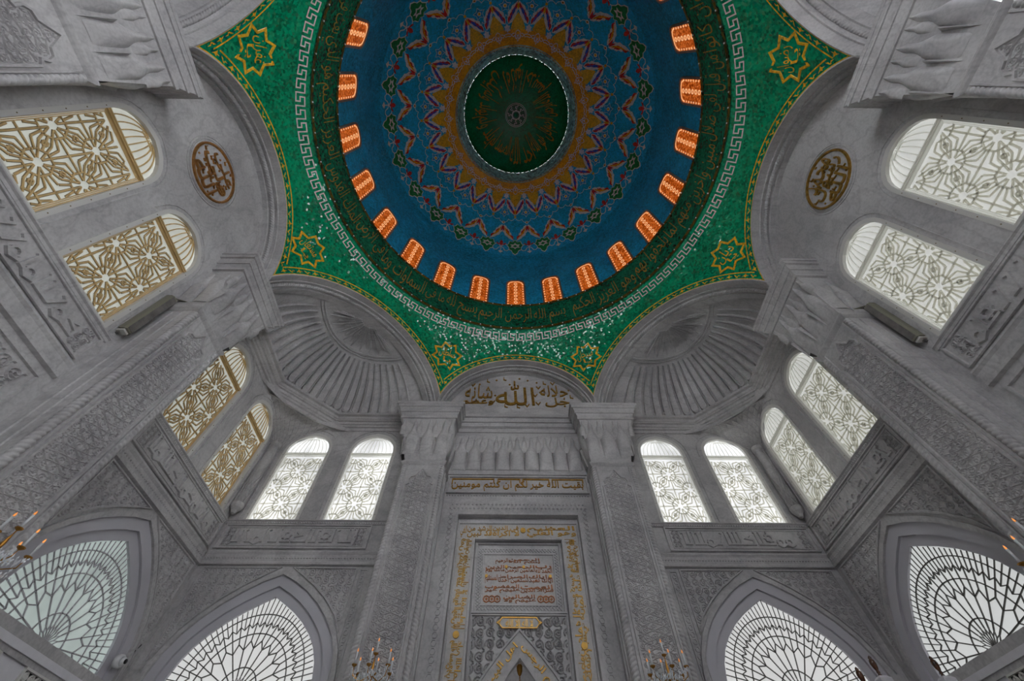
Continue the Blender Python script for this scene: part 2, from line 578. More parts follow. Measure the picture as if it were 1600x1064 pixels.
def moulding(mb, path, prof, closed=False):
    """profile [(out, z)] carried along a plan polyline, mitred; out is to the left of the path's direction"""
    n = len(path)
    rings = []
    for i, (x, y) in enumerate(path):
        a = path[i - 1] if (i or closed) else path[i]
        b = path[(i + 1) % n] if (i < n - 1 or closed) else path[i]
        d0 = (x - a[0], y - a[1]); d1 = (b[0] - x, b[1] - y)
        l0 = hypot(*d0) or 1; l1 = hypot(*d1) or 1
        if d0 == (0, 0): d0, l0 = d1, l1
        if d1 == (0, 0): d1, l1 = d0, l0
        n0 = (-d0[1] / l0, d0[0] / l0); n1 = (-d1[1] / l1, d1[0] / l1)
        mx, my = n0[0] + n1[0], n0[1] + n1[1]
        q = 2 / max(0.3, mx * mx + my * my)
        rings.append([(x + mx * q * o, y + my * q * o, z) for o, z in prof])
    if closed:
        rings.append(rings[0])
    mb.loft(rings, False)

# ================================================================== THE VAULTING
AC, HC, RC, CC = 5.6, 2.1, 2.14, 9.47            # cardinal arches: plane, half span, radius, centre height
AD = (AC + HC) / sqrt(2); HD = (AC - HC) / sqrt(2); RD, CD = 2.63, 8.99
ZR, RR = 12.58, 5.10                             # foot of the drum ring
DV = atan2(HC, AC)
def arch_z(x, diag):
    R, c = (RD, CD) if diag else (RC, CC)
    return c + sqrt(max(0.0, R * R - x * x))
def bound(phi):
    d = (phi + pi / 4) % (pi / 2) - pi / 4
    if abs(d) <= DV:
        return AC / cos(d), arch_z(AC * math.tan(d), False)
    d = pi / 4 - abs(d)
    return AD / cos(d), arch_z(AD * math.tan(d), True)
def pend(phi, z, h=0.0):
    rb, zb = bound(phi)
    s = min(1.0, max(0.0, (z - zb) / (ZR - zb)))
    r = rb + (RR - rb) * s ** 1.7 - h
    return (r * cos(phi), r * sin(phi), z)

ceiling = thing('ceiling', 'great mosaic dome on eight green pendentives above the marble hall', 'dome', kind='structure')

def pend_sector(k):
    """k: octagon vertex; columns of azimuth between the two neighbouring arch crowns"""
    q, side = divmod(k, 2)
    base = q * pi / 2
    cols = []
    n = 12
    for i in range(n + 1):                       # cardinal half
        x = HC * sin(pi / 2 * i / n)
        cols.append(math.atan(x / AC))
    for i in range(n - 1, -1, -1):               # diagonal half
        t = HD * sin(pi / 2 * i / n)
        cols.append(pi / 4 - math.atan(t / AD))
    if side:
        cols = [-c for c in reversed(cols)]
    return [base + c for c in cols]

for k in range(8):
    mb = MB()
    cols = pend_sector(k)
    mb.grid(lambda a, b: pend(cols[int(round(a * (len(cols) - 1)))], bound(cols[int(round(a * (len(cols) - 1)))])[1] * (1 - b) + ZR * b), len(cols) - 1, 10)
    po = mb.build('pendentive', 'green', ceiling, True)

# the greek key running round the foot of the ring
mb = MB()
KN, z0k, z1k = 120, 12.30, 12.475
def keymap(u, v, h):
    return pend(radians(u * 360 / KN), z0k + v * (z1k - z0k), h)
def quadstrip(mb, p, q, w, mp, h):
    dx, dy = q[0] - p[0], q[1] - p[1]
    ax = w / 2
    x0, x1 = min(p[0], q[0]) - ax * 0.55, max(p[0], q[0]) + ax * 0.55
    y0, y1 = min(p[1], q[1]) - ax * 0.75, max(p[1], q[1]) + ax * 0.75
    mb.flat([(x0, y0), (x1, y0), (x1, y1), (x0, y1)], mp, h)
KEY = [(0, 1), (0.68, 1), (0.68, 0.48), (0.34, 0.48), (0.34, 0), (1, 0), (1, 1)]
for i in range(KN):
    for a, b in zip(KEY, KEY[1:]):
        quadstrip(mb, (i + a[0], a[1]), (i + b[0], b[1]), 0.19, keymap, 0.012)
mb.build('greek_key_border', 'whitemos', ceiling, kind='stuff')

# gilt borders that follow each arch, with a row of darts between two lines
def arch_border(center, diag):
    A, H, R, c = (AD, HD, RD, CD) if diag else (AC, HC, RC, CC)
    def mp(s, d, h):                              # s: angle along the arch, d: distance outside it
        x = (R + d) * sin(s); z = c + (R + d) * cos(s)
        return pend(center + math.atan(x / A), z, h)
    def smax(d):
        return math.asin(min(1, (H - 0.0) / (R + d)))
    for d in (0.045, 0.225):
        mb = MB()
        m = smax(d)
        pts = [(-m + 2 * m * i / 40, d) for i in range(41)]
        vs = []
        for s_, d_ in pts:
            vs += [mp(s_, d_ - 0.014, 0.012), mp(s_, d_ + 0.014, 0.012)]
        mb.add(vs, [(2 * i, 2 * i + 1, 2 * i + 3, 2 * i + 2) for i in range(40)])
        mb.build('gilt_line', 'goldmos', ceiling)
    mb = MB(); mt = MB()
    m = smax(0.135) - 0.02
    n = int(2 * m * R / 0.20)
    for i in range(n):
        s = -m + 2 * m * (i + 0.5) / n
        q = 0.095 / R
        sg = 1 if i % 2 else -1
        dart = [(-1.0, 0.0), (-0.25, 0.22), (0.05, 0.9 * sg + 0.1), (0.30, 0.25), (0.95, 0.55 * -sg), (0.35, -0.28), (-0.2, -0.75), (-0.25, -0.2)]
        mb.flat([(s + x * q, 0.135 + y * 0.068) for x, y in dart], mp, 0.012)
        s2 = s + 1.0 * m / n
        mt.flat([(s2 - 0.5 * q, 0.135 - 0.02), (s2, 0.135 - 0.05), (s2 + 0.5 * q, 0.135 + 0.01), (s2, 0.135 + 0.055)], mp, 0.010)
    mb.build('gilt_darts', 'goldmos', ceiling, kind='stuff')
    mt.build('teal_lozenges', 'tealmos', ceiling, kind='stuff')
for k in range(4):
    arch_border(k * pi / 2, False)
    arch_border(k * pi / 2 + pi / 4, True)

# eight-pointed stars with a divine name, one over each pier
NAMES = {3: 'يا سلطان', 2: 'يا سبحان', 4: 'يا مستعان', 1: 'يا ديان', 5: 'يا غفران', 0: 'يا رضوان', 6: 'يا منان', 7: 'يا حنان'}
STAR_AZ = [-21.6, 20.9, 68.6, 111.4, 159.3, 201.6, 248.6, 291.4]
for k, az in enumerate(STAR_AZ):
    a0 = radians(az)
    zc = 11.40 if k in (2, 3, 6, 7) else 11.36
    tip = [0, 1, 2, 3, 4, 5, 6, 7]
    def mp(u, v, h, a0=a0, zc=zc):
        return pend(a0 - u / 5.42, zc + v, h)
    mb = MB()
    rot = pi / 8
    pts = []
    for i in range(16):
        r = 0.43 if i % 2 == 0 else 0.305
        a = rot + i * pi / 8
        pts.append((r * cos(a), r * sin(a)))
    mb.strap(pts, 0.052, 0.012, mp, 0.004, True)
    st = mb.build('star_medallion', 'goldmos', ceiling)
    mb = MB()
    w1, w2 = NAMES[k].split(' ')
    put_text(mb, w2, (-0.25, -0.10, 0.21, 0.23), mp, 0.014, None, 0.0)
    put_text(mb, w1, (-0.10, -0.25, 0.14, -0.06), mp, 0.014, None, 0.0)
    mb.build('lettering', 'goldmos', st)

# inscription ring between pendentives and drum
def ring_surf(phi, z, h=0.0):
    s = (z - ZR) / (14.0 - ZR)
    r = RR + (4.94 - RR) * s - h
    return (r * cos(phi), r * sin(phi), z)
mb = MB()
mb.grid(lambda a, b: ring_surf(2 * pi * a, ZR + (14.0 - ZR) * b), 96, 3, True)
band = mb.build('inscription_band', 'darkgreen', ceiling, True)
VERSE = ('بسم الله الرحمن الرحيم يسبح لله ما في السماوات وما في الارض الملك القدوس العزيز الحكيم '
         'هو الذي بعث في الاميين رسولا منهم يتلو عليهم اياته ويزكيهم ويعلمهم الكتاب والحكمة وان كانوا من قبل لفي ضلال مبين '
         'واخرين منهم لما يلحقوا بهم وهو العزيز الحكيم')
words = VERSE.split(' ')
chunks = [' '.join(words[i:i + 2]) for i in range(0, len(words), 2)]
tot = sum(len(c) for c in chunks)
mb = MB()
az = 71.0
for i, c in enumerate(chunks):
    w = 358.0 * len(c) / tot
    def mp(u, v, h, az=az):
        return ring_surf(radians(az - u), v, h)
    lo = 12.80 + 0.04 * (i % 2)
    put_text(mb, c, (-w + 0.6, lo, -0.3, 13.66 + 0.08 * (i % 3)), mp, 0.014, None, -0.006)
    az += w
mb.build('lettering', 'dullgold', band)
for zc, hw in ((12.66, 0.055), (13.92, 0.055)):
    mb = MB()
    mb.grid(lambda a, b: ring_surf(2 * pi * a, zc + (2 * b - 1) * hw, 0.014), 96, 1, True)
    bo = mb.build('border_strip', 'olive', band, True)
mb = MB()
for zc in (12.66, 13.92):
    for i in range(96):
        a = 2 * pi * (i + 0.5) / 96
        c = Vector(ring_surf(a, zc, 0.03))
        r = 0.022
        vs = [tuple(c + Vector(d) * r) for d in ((1, 0, 0), (-1, 0, 0), (0, 1, 0), (0, -1, 0), (0, 0, 1), (0, 0, -1))]
        mb.add(vs, [(0, 2, 4), (2, 1, 4), (1, 3, 4), (3, 0, 4), (2, 0, 5), (1, 2, 5), (3, 1, 5), (0, 3, 5)])
mb.build('border_studs', 'greymos', band, kind='stuff')
mb = MB()
mb.lathe([(5.50, 12.42), (5.40, 12.50), (5.102, 12.583), (5.094, 12.62)], 96, cap=False)
mb.build('ring_backing', 'darkgreen', ceiling, True)
mb = MB()
mb.lathe([(4.94, 13.99), (4.97, 14.03), (5.40, 14.03)], 96, cap=False)
mb.build('drum_ledge', 'olive', ceiling, True)

# drum and dome
DR, DZ, DA, DB = 5.35, 18.2, 5.35, 4.9
mb = MB()
mb.lathe([(DR, 14.0), (DR, 16.0), (DR, DZ)] + [(DA * cos(radians(t)), DZ + DB * sin(radians(t))) for t in (2, 4, 6, 8, 10, 12)], 120, cap=False)
mb.build('drum_wall', 'drumblue', ceiling, True)
mb = MB()
mb.lathe([(DA * cos(radians(t)), DZ + DB * sin(radians(t))) for t in range(12, 61, 2)], 120, cap=False)
mb.build('dome_shell', 'blue', ceiling, True)

def dome(a, t, h=0.0):                            # a: degrees off the motif's axis, t: degrees up the dome
    R = (DA - h) * cos(radians(t)); z = DZ + (DB - h) * sin(radians(t))
    return (R * cos(radians(a)), R * sin(radians(a)), z)
# gold ground of the crown
mb = MB()
mb.grid(lambda a, b: dome(360 * a, 52.6 + 7.2 * b, 0.012), 96, 6, True)
mb.build('gold_crown_ground', 'orangemos', ceiling, True)

def leaf(a0, t0, a1, t1, w, bend=0.0, n=7, lobes=0):
    """leaf outline between two points (degrees); bend moves the middle sideways"""
    f = 0.8
    dx, dy = (a1 - a0) * f, t1 - t0
    l = hypot(dx, dy)
    nx, ny = -dy / l, dx / l
    up, dn = [], []
    for i in range(n + 1):
        s = i / n
        ww = w * sin(pi * s ** 0.8) * (1 + (0.35 * (i % 2) if lobes else 0))
        bx = bend * sin(pi * s)
        x = a0 * f + dx * s + nx * bx; y = t0 + dy * s + ny * bx
        up.append(((x + nx * ww) / f, y + ny * ww)); dn.append(((x - nx * ww) / f, y - ny * ww))
    return up + dn[::-1][1:-1]
def scale_poly(poly, k):
    cx = sum(p[0] for p in poly) / len(poly); cy = sum(p[1] for p in poly) / len(poly)
    return [(cx + (x - cx) * k, cy + (y - cy) * k) for x, y in poly]
def flower_poly(a, t, r, n, inner, ph=0.0):
    out = []
    for i in range(2 * n):
        rr = r if i % 2 == 0 else r * inner
        g = ph + pi * i / n
        out.append((a + rr * cos(g) / 0.8, t + rr * sin(g)))
    return out
def circ_poly(a, t, r, n=10):
    return [(a + r * cos(2 * pi * i / n) / 0.8, t + r * sin(2 * pi * i / n)) for i in range(n)]

MOTIF = []                                        # one sector of each motif, copied 24 times round the dome
def motif(name, mat, polys=(), lines=(), lw=0.30, h=0.02):
    mb = MB()
    mp = lambda a, t, hh: dome(a, t, hh)
    for p in polys:
        mb.flat(p, mp, h)
    for l in lines:
        mb.strap(l, lw, 0.004, mp, h - 0.003, False, 0.1)
    o = mb.build(name, mat, ceiling)
    MOTIF.append(o)
    return o
def arc(a, t, r, g0, g1, n=10):
    return [(a + r * cos(radians(g0 + (g1 - g0) * i / n)) / 0.8, t + r * sin(radians(g0 + (g1 - g0) * i / n))) for i in range(n + 1)]
def both(lines):
    return list(lines) + [[(-a, t) for a, t in l] for l in lines]

# knots of the inner chain
k1 = [[(-7.5, 54.2), (-5.2, 54.6), (-3.6, 55.7), (-2.2, 55.2), (-1.4, 53.6), (0, 52.9)],
      [(-7.5, 55.3), (-5.6, 55.6), (-4.2, 54.5), (-2.6, 54.2)]]
motif('knot_chain', 'greymos', [], both(k1) + [arc(1.1, 55.6, 0.9, -60, 220), arc(-1.1, 55.6, 0.9, -40, 240), [(-1.9, 55.2), (0, 57.6), (1.9, 55.2)], [(-1, 54.6), (0, 55.8), (1, 54.6)]], 0.34, 0.026)
motif('silver_star', 'greymos', [[(7.5 + x / 0.8, 51.8 + y) for x, y in ((-1.6, 1.3), (-0.7, 1.2), (0, 2.0), (0.7, 1.2), (1.6, 1.3), (1.2, 0.2), (1.7, -0.8), (0.7, -0.9), (0, -1.9), (-0.7, -0.9), (-1.7, -0.8), (-1.2, 0.2))]], h=0.030)
motif('gold_lozenge', 'goldmos', [[(-5.2, 52.2), (0, 53.3), (5.2, 52.2), (3.6, 49.4), (0, 45.4), (-3.6, 49.4)], [(-1.0, 42.7), (0, 44.6), (1.0, 42.7), (0, 41.0)]], h=0.022)
lf = leaf(6.6, 50.4, 0.3, 40.6, 1.75, -0.3, 7, 1)
motif('white_leaf_pair', 'greymos', [lf, [(-a, t) for a, t in lf]], h=0.018)
rl = [leaf(6.2, 49.9, 3.6, 46.4, 0.60, 0.75), leaf(4.6, 48.6, 1.6, 44.2, 0.50, 1.05), leaf(5.8, 47.8, 3.8, 43.8, 0.52, -0.85), leaf(3.6, 44.8, 0.7, 40.9, 0.60, -0.65)]
motif('red_leaf', 'redmos', both(rl), h=0.046)
nl = [leaf(5.9, 49.0, 3.4, 45.2, 0.70, -0.05), leaf(3.9, 46.8, 1.2, 42.8, 0.66, 0.15)]
motif('navy_leaf', 'navymos', both(nl), h=0.046)
# flowers in the scalloped field
motif('flower_outline', 'greymos', [flower_poly(7.5, 42.4, 2.9, 5, 0.55, pi / 2 + pi)], h=0.016)
motif('blue_flower', 'skymos', [flower_poly(7.5, 42.4, 2.55, 5, 0.55, pi / 2 + pi)], h=0.020)
motif('flower_eye', 'greymos', [circ_poly(7.5, 42.4, 0.95)], h=0.024)
motif('flower_heart', 'goldmos', [circ_poly(7.5, 42.4, 0.55)], h=0.028)
motif('gilt_dot', 'goldmos', [circ_poly(0, 39.9, 0.62)], h=0.026)
motif('scallop_line', 'greymos', [circ_poly(7.5, 36.2, 0.85)], [[(0, 39.6), (1.0, 38.2), (2.4, 37.6), (3.8, 38.0), (4.6, 38.4), (5.0, 37.2), (6.2, 36.4), (7.4, 36.4)],
      [(0, 39.6), (-1.0, 38.2), (-2.4, 37.6), (-3.8, 38.0), (-4.6, 38.4), (-5.0, 37.2), (-6.2, 36.4), (-7.4, 36.4)], [(5.6, 46.0), (6.6, 47.4), (7.5, 46.2), (8.4, 47.4), (9.4, 46.0)]], 0.26, 0.020)
motif('pale_dot', 'dullgold', [circ_poly(7.5, 36.2, 0.45)], h=0.028)
# branches down to the palmettes
bl = leaf(7.0, 34.8, 0.6, 23.8, 1.35, 0.55, 9, 1)
motif('branch_outline', 'greymos', [bl, [(-a, t) for a, t in bl]], h=0.016)
b2 = [leaf(6.6, 33.4, 1.2, 25.2, 0.42, 0.45)]
motif('gilt_branch', 'orangemos', both(b2), h=0.046)
b3 = [leaf(6.4, 31.8, 4.0, 27.2, 0.55, -0.85), leaf(4.8, 32.2, 2.0, 27.2, 0.46, 1.15), leaf(3.4, 28.0, 1.4, 24.4, 0.46, -0.75), leaf(7.1, 34.0, 6.3, 30.0, 0.42, 0.3)]
motif('red_branch_leaf', 'redmos', both(b3), h=0.046)
# palmettes
pal = [(0, 24.2), (1.2, 22.9), (2.9, 23.4), (3.4, 21.4), (4.2, 20.6), (3.1, 18.6), (3.0, 17.0), (1.7, 16.2), (1.2, 14.3), (0, 12.9)]
pal = pal + [(-a, t) for a, t in pal[::-1][1:-1]]
motif('palmette_outline', 'greymos', [scale_poly(pal, 1.10)], h=0.016)
motif('palmette', 'leafmos', [pal], h=0.030)
motif('palmette_flower', 'greymos', [flower_poly(0, 19.4, 2.5, 6, 0.55, pi / 2)], h=0.060)
motif('palmette_heart', 'leafmos', [flower_poly(0, 19.2, 1.2, 4, 0.6, pi / 2)], h=0.068)
motif('garland_line', 'greymos', [[(7.5 - 1.3, 15.2), (7.5, 16.0), (7.5 + 1.3, 15.2), (7.5, 13.6)]], both([[(3.2, 17.2), (4.2, 15.9), (5.4, 16.2), (6.3, 18.2), (7.5, 18.8)], [(4.0, 20.4), (5.6, 21.4), (7.5, 19.0)]]) + [[(7.5, 18.8), (7.5, 15.6)]], 0.40, 0.018)
b4 = [leaf(7.5, 23.9, 7.5, 19.6, 0.75), leaf(7.3, 20.2, 4.8, 22.2, 0.42, 0.3), leaf(7.7, 20.2, 10.2, 22.2, 0.42, -0.3)]
motif('red_bud', 'redmos', b4, h=0.026)
for o in MOTIF:
    o.rotation_euler = (0, 0, 0)
    for k in range(1, 24):
        copy_obj(o, ceiling, radians(15 * k))

# lantern: glittering collar, green cap with lettering and key medallion
mb = MB()
mb.lathe([(2.74, 22.37), (2.70, 22.42), (2.66, 22.46), (2.58, 22.75), (2.47, 23.05), (2.42, 23.10)], 96, cap=False)
lan = mb.build('lantern_collar', 'glitter', ceiling, True)
mb = MB()
for R, z, n in ((2.675, 22.43, 110), (2.44, 23.06, 100)):
    for i in range(n):
        a = 2 * pi * i / n
        c = Vector((R * cos(a), R * sin(a), z))
        r = 0.034
        vs = [tuple(c + Vector(d) * r) for d in ((1, 0, 0), (-1, 0, 0), (0, 1, 0), (0, -1, 0), (0, 0, 1), (0, 0, -1))]
        mb.add(vs, [(0, 2, 4), (2, 1, 4), (1, 3, 4), (3, 0, 4), (2, 0, 5), (1, 2, 5), (3, 1, 5), (0, 3, 5)])
mb.build('collar_studs', 'stud', lan, kind='stuff')
def cap(phi, t, h=0.0):
    return ((2.42 - h) * cos(t) * cos(phi), (2.42 - h) * cos(t) * sin(phi), 23.1 + (1.5 - h) * sin(t))
mb = MB()
mb.grid(lambda a, b: cap(2 * pi * a, b * pi / 2 * 0.999), 64, 14, True)
capo = mb.build('lantern_cap', 'capgreen', ceiling, True)
mb = MB()
ik = ['بسم الله', 'الرحمن الرحيم', 'قل هو الله', 'احد الله', 'الصمد لم', 'يلد ولم', 'يولد ولم', 'يكن له', 'كفوا احد']
for i, s_ in enumerate(ik):
    a1 = radians(-60 + 40 * i)
    def mp(u, v, h, a1=a1):
        return cap(a1 - u, v, h)
    put_text(mb, s_, (-radians(39), radians(27), -radians(0.5), radians(66)), mp, 0.03, None, 0.004)
mb.build('lettering', 'capgold', capo)
mb = MB()
def disc(x, y, h):
    return (x, y, 24.56 - h)
mb.plate(circ_poly(0, 0, 0.44, 32), lambda u, v, h: (u * 0.8, v, 24.56 - h), 0, 0.03)
med = mb.build('key_medallion', 'darkgreen', ceiling)
mb = MB()
for r in (0.52, 0.46, 0.20, 0.17):
    mb.strap([(r * cos(2 * pi * i / 32), r * sin(2 * pi * i / 32)) for i in range(32)], 0.025, 0.01, disc, 0.03, True)
for i in range(8):
    g = 2 * pi * i / 8
    loc = [(0.22, -0.20), (0.22, 0.12), (0.30, 0.12), (0.30, -0.08), (0.37, -0.08), (0.37, 0.2), (0.44, 0.2)]
    mb.strap([(r * cos(g + a), r * sin(g + a)) for r, a in loc], 0.028, 0.01, disc, 0.03)
mb.build('key_ring', 'greymos', med)
mb = MB(); mb.lathe([(0.0, -0.1), (0.07, -0.08), (0.09, 0)], 12, (0, 0, 24.53)); mb.build('boss', 'green', med, True)

# marble arches
def arch_path(diag, inset, n=28):
    H, R, c = (HD, RD, CD) if diag else (HC, RC, CC)
    H -= inset; R -= inset
    pts = [(-H, 9.02)]
    m = math.asin(min(1, H / R))
    pts += [(R * sin(-m + 2 * m * i / n), c + R * cos(-m + 2 * m * i / n)) for i in range(n + 1)]
    pts.append((H, 9.02))
    return pts
def build_arch(rot, diag, label, back_open):
    A = AD if diag else AC
    t = thing('vault_arch', label, 'arch', (0, 0, 0), rot, 'marble arches under the dome')
    prof = [(-0.02, -0.03), (-0.02, 0.0), (0.16, 0.0), (0.17, 0.03), (0.20, 0.03), (0.21, 0.0), (0.26, 0.015), (0.30, 0.05), (0.38, 0.05), (0.39, 0.08), (0.56, 0.085), (0.575, -0.30)]
    mb = MB()
    mb.loft([[(x, A + dy, z) for x, z in arch_path(diag, ins)] for dy, ins in prof], False)
    mb.build('archivolt', 'marble', t)
    mb = MB()
    p = arch_path(diag, 0.035, 40)
    pts = [(x, A + 0.30, z) for x, z in p]
    c = CD if diag else CC
    rope(mb, pts, [(-x, -0.9, c - z if z > 9.5 else 0) for x, z in p], 0.050, 0.062, 6)
    mb.build('rope_moulding', 'marble', t, True)
    return t
build_arch(0, False, 'marble arch framing the gilded calligraphy over the mihrab', False)
build_arch(pi / 2, False, 'marble arch over the wall of gold-latticed windows', False)
build_arch(-pi / 2, False, 'marble arch over the wall of pale backlit windows', False)
build_arch(pi / 4, True, 'marble arch before the fluted half-dome next to gold-latticed windows', True)
build_arch(-pi / 4, True, 'marble arch before the fluted half-dome next to pale backlit windows', True)
build_arch(3 * pi / 4, True, 'marble arch cut by the top edge on the gold-lattice side', True)
build_arch(-3 * pi / 4, True, 'marble arch cut by the top edge on the pale-window side', True)

# fluted half-domes over the corners
VB, VH = 9.46, 2.08
VD = AD + 0.54
def rho(p):
    s, c = max(1e-4, sin(p)), abs(cos(p))
    q = 5
    return ((2.85 / (s + c)) ** -q + (1.86 / s) ** -q + 2.9 ** -q) ** (-1 / q)
def vault(p, t, h=0.0):
    r = (rho(p) - h) * cos(t)
    return (r * cos(p), VD + r * sin(p), VB + (VH - h) * sin(t))
def make_vault():
    t = thing('fluted_half_dome', '', 'half dome')
    mb = MB()
    mb.grid(lambda a, b: vault(pi * a, b * pi / 2 * 0.999), 48, 16)
    mb.grid(lambda a, b: (vault(pi * a, 0)[0], vault(pi * a, 0)[1], VB - 0.38 * b), 48, 1)
    mb.build('shell', 'marble', t, True)
    nf = 21
    for i in range(nf):
        p0 = pi * (0.055 + 0.89 * (i + 0.5) / nf); dp = pi * 0.89 / nf * 0.455
        lo, hi = 0.07, 0.93
        mb = MB()
        US = [(-1, -0.004), (-0.93, 0.060), (-0.84, 0.056), (-0.74, 0.004), (-0.35, -0.012 + 0.014), (0.35, 0.002), (0.74, 0.004), (0.84, 0.056), (0.93, 0.060), (1, -0.004)]
        BS = [(0.0, 0.0), (0.02, 1.0), (0.045, 0.95), (0.075, 0.0), (0.3, 0.0), (0.5, 0.0), (0.7, 0.0), (0.85, 0.0), (0.97, 0.0), (1.0, 0.0)]
        def fl(a, b):
            u, hu = US[int(round(a * (len(US) - 1)))]
            bb, hb = BS[int(round(b * (len(BS) - 1)))]
            e0 = lo + 0.10 * (1 - sqrt(max(0, 1 - u * u)))
            hh = max(hu, 0.060 * hb) if bb > 0 else -0.004
            if bb == 1.0: hh = -0.004
            return vault(p0 + dp * u, e0 + (hi - e0) * bb, hh)
        mb.grid(fl, len(US) - 1, len(BS) - 1)
        mb.build('flute', 'marble', t)
    mb = MB()
    mp = lambda u, v, h: vault(u, v, h)
    for r in (0.98, 1.02):
        pts = [(pi * (0.02 + 0.96 * i / 30), r) for i in range(31)]
        mb.strap([(a, b) for a, b in pts], 0.022, 0.04, mp, 0.0)
    for k in range(9):                                     # carved plate of bent lines
        p1 = pi * (0.1 + 0.1 * k)
        for j, (g0, g1) in enumerate(((1.06, 1.46), (1.10, 1.36), (1.16, 1.28))):
            q = 0.055 + 0.09 * j * 0.35
            mb.strap([(p1 - q, g0), (p1 - q, g1), (p1 + q, g1), (p1 + q, g0 + 0.06)], 0.020, 0.03, mp, 0.0)
    mb.build('carved_rosette', 'marble', t)
    return t
v0 = make_vault()
v0.rotation_euler = (0, 0, pi / 4)
v0['label'] = 'fluted marble half-dome in the corner beside gold-latticed windows'
for rot, lab in ((-pi / 4, 'fluted marble half-dome in the corner beside the pale bright windows'), (3 * pi / 4, 'fluted half-dome glimpsed at the top edge on the gold-lattice side'), (-3 * pi / 4, 'fluted half-dome glimpsed at the top edge on the pale-window side')):
    c = copy_tree(v0)
    c.rotation_euler = (0, 0, rot)
    c['label'] = lab
for o in D.objects:
    if o.name.startswith('fluted_half_dome'):
        o['group'] = 'fluted half-domes over the corners'

# ================================================================== WALLS
HEAD = [(1, 0), (0.99, 0.2), (0.95, 0.4), (0.86, 0.58), (0.70, 0.75), (0.48, 0.88), (0.24, 0.955), (0, 1)]
WW, WH, WB = 0.525, 2.39, 1.79                    # window half width, height, height of its crossbar
def win_outline(d=0.0):
    w = WW - d; zt = WH - 1.25 * d
    r = [(w * x, WB + (zt - WB) * y) for x, y in HEAD]
    return [(-w, d), (w, d)] + r + [(-x, y) for x, y in r[::-1][1:]]
PH = [(1.15, 0), (1.13, 0.2), (1.08, 0.4), (0.98, 0.6), (0.84, 0.78), (0.64, 0.97), (0.42, 1.13), (0.2, 1.26), (0, 1.37)]
def pw_outline(d=0.0, foot=0.0):
    r = [(x + d * (0.25 + 0.75 * x / 1.15) if x else 0, y + d * (1.18 * y / 1.37)) for x, y in PH]
    return [(-r[0][0], -foot), (r[0][0], -foot)] + r[(0 if foot else 1):] + [(-x, y) for x, y in r[::-1][1:(None if foot else -1)]]

ZW, ZP, UP = 6.555, 3.72, 4.38                    # sill heights; lateral centre of the pointed windows
WIN_U = {'front': (-5.198, -3.592, 3.592, 5.198), 'left': (-0.789, 0.789, 3.592, 5.198), 'right': (0.789, -0.789, -3.592, -5.198)}
PWIN_U = {'front': (-UP, UP), 'left': (UP,), 'right': (-UP,)}
def shift(poly, du, dv):
    return [(x + du, y + dv) for x, y in poly]

WALL = {}
def mih_arch(w, z_sp, z_top, foot=None):
    pr = [(1, 0), (0.99, 0.15), (0.93, 0.32), (0.8, 0.48), (0.6, 0.635), (0.3, 0.83), (0, 1)]
    r = [(w * x, z_sp + (z_top - z_sp) * y) for x, y in pr]
    l = [(-x, y) for x, y in r[::-1][1:]]
    if foot is None:
        return r + l
    return [(-w, foot), (w, foot)] + r + l
for side, lab in (('front', 'white marble wall with the mihrab and four sunlit windows'), ('left', 'white marble wall carrying gold-latticed windows'), ('right', 'white marble wall carrying pale backlit windows')):
    w = thing('wall_' + side, lab, 'wall', (0, 0, 0), ANG[side], kind='structure')
    WALL[side] = w
    e0, e1 = (-6.5, 6.5)
    if side == 'left': e0 = -5.2  # cut short out of view: opening added to let skylight in
    if side == 'right': e1 = 2.75  # ends behind the viewer, leaving an added opening for skylight
    outer = [(e0, 0), (e1, 0), (e1, 9.62), (2.45, 9.62), (2.45, 11.75), (-2.45, 11.75), (-2.45, 9.62), (e0, 9.62)]
    loops = [outer]
    for u in WIN_U[side]:
        loops.append(shift(win_outline(-0.045), u, ZW))
    for u in PWIN_U[side]:
        loops.append(shift(pw_outline(0.22, 0.16), u, ZP))
    if side == 'front':
        loops.append([(-1.27, 0.02), (1.27, 0.02), (1.27, 6.70), (-1.27, 6.70)])
    vs, fs = shape2d(loops, 0.42)
    mb = MB()
    mb.add([(x, y + WY, z) for x, y, z in vs], fs)
    mb.build('wall_surface', 'marble', w)

mb = MB(); mb.box(-6.6, 6.5, -6.9, -6.5, 0.0, 9.6)  # unseen wall, added to keep light from behind off the front
tag(mb.build('wall_back', 'marble'), 'plain marble wall behind the viewer', 'wall', kind='structure')
LBK = MB(); LBK.box(-6.5, -5.2, 6.1, 6.5, 0.0, 7.0); LBK.build('lower_wall', 'marble', WALL['left'])  # unseen wall part added under the left light opening
WBK = MB(); WBK.box(6.1, 6.5, -6.5, -2.75, 0.0, 6.0); WBK.build('lower_wall', 'marble', WALL['right']).rotation_euler = (0, 0, pi / 2)  # unseen wall part added to set the right light opening's sill
mb = MB(); mb.box(-9.0, 16.0, -16.0, 6.6, -0.12, 0.0)  # unseen; kept pale and stretched outdoors to bounce light into the dome
tag(mb.build('floor', 'marble_floor'), 'pale stone prayer hall floor below the frame', 'floor', kind='structure')

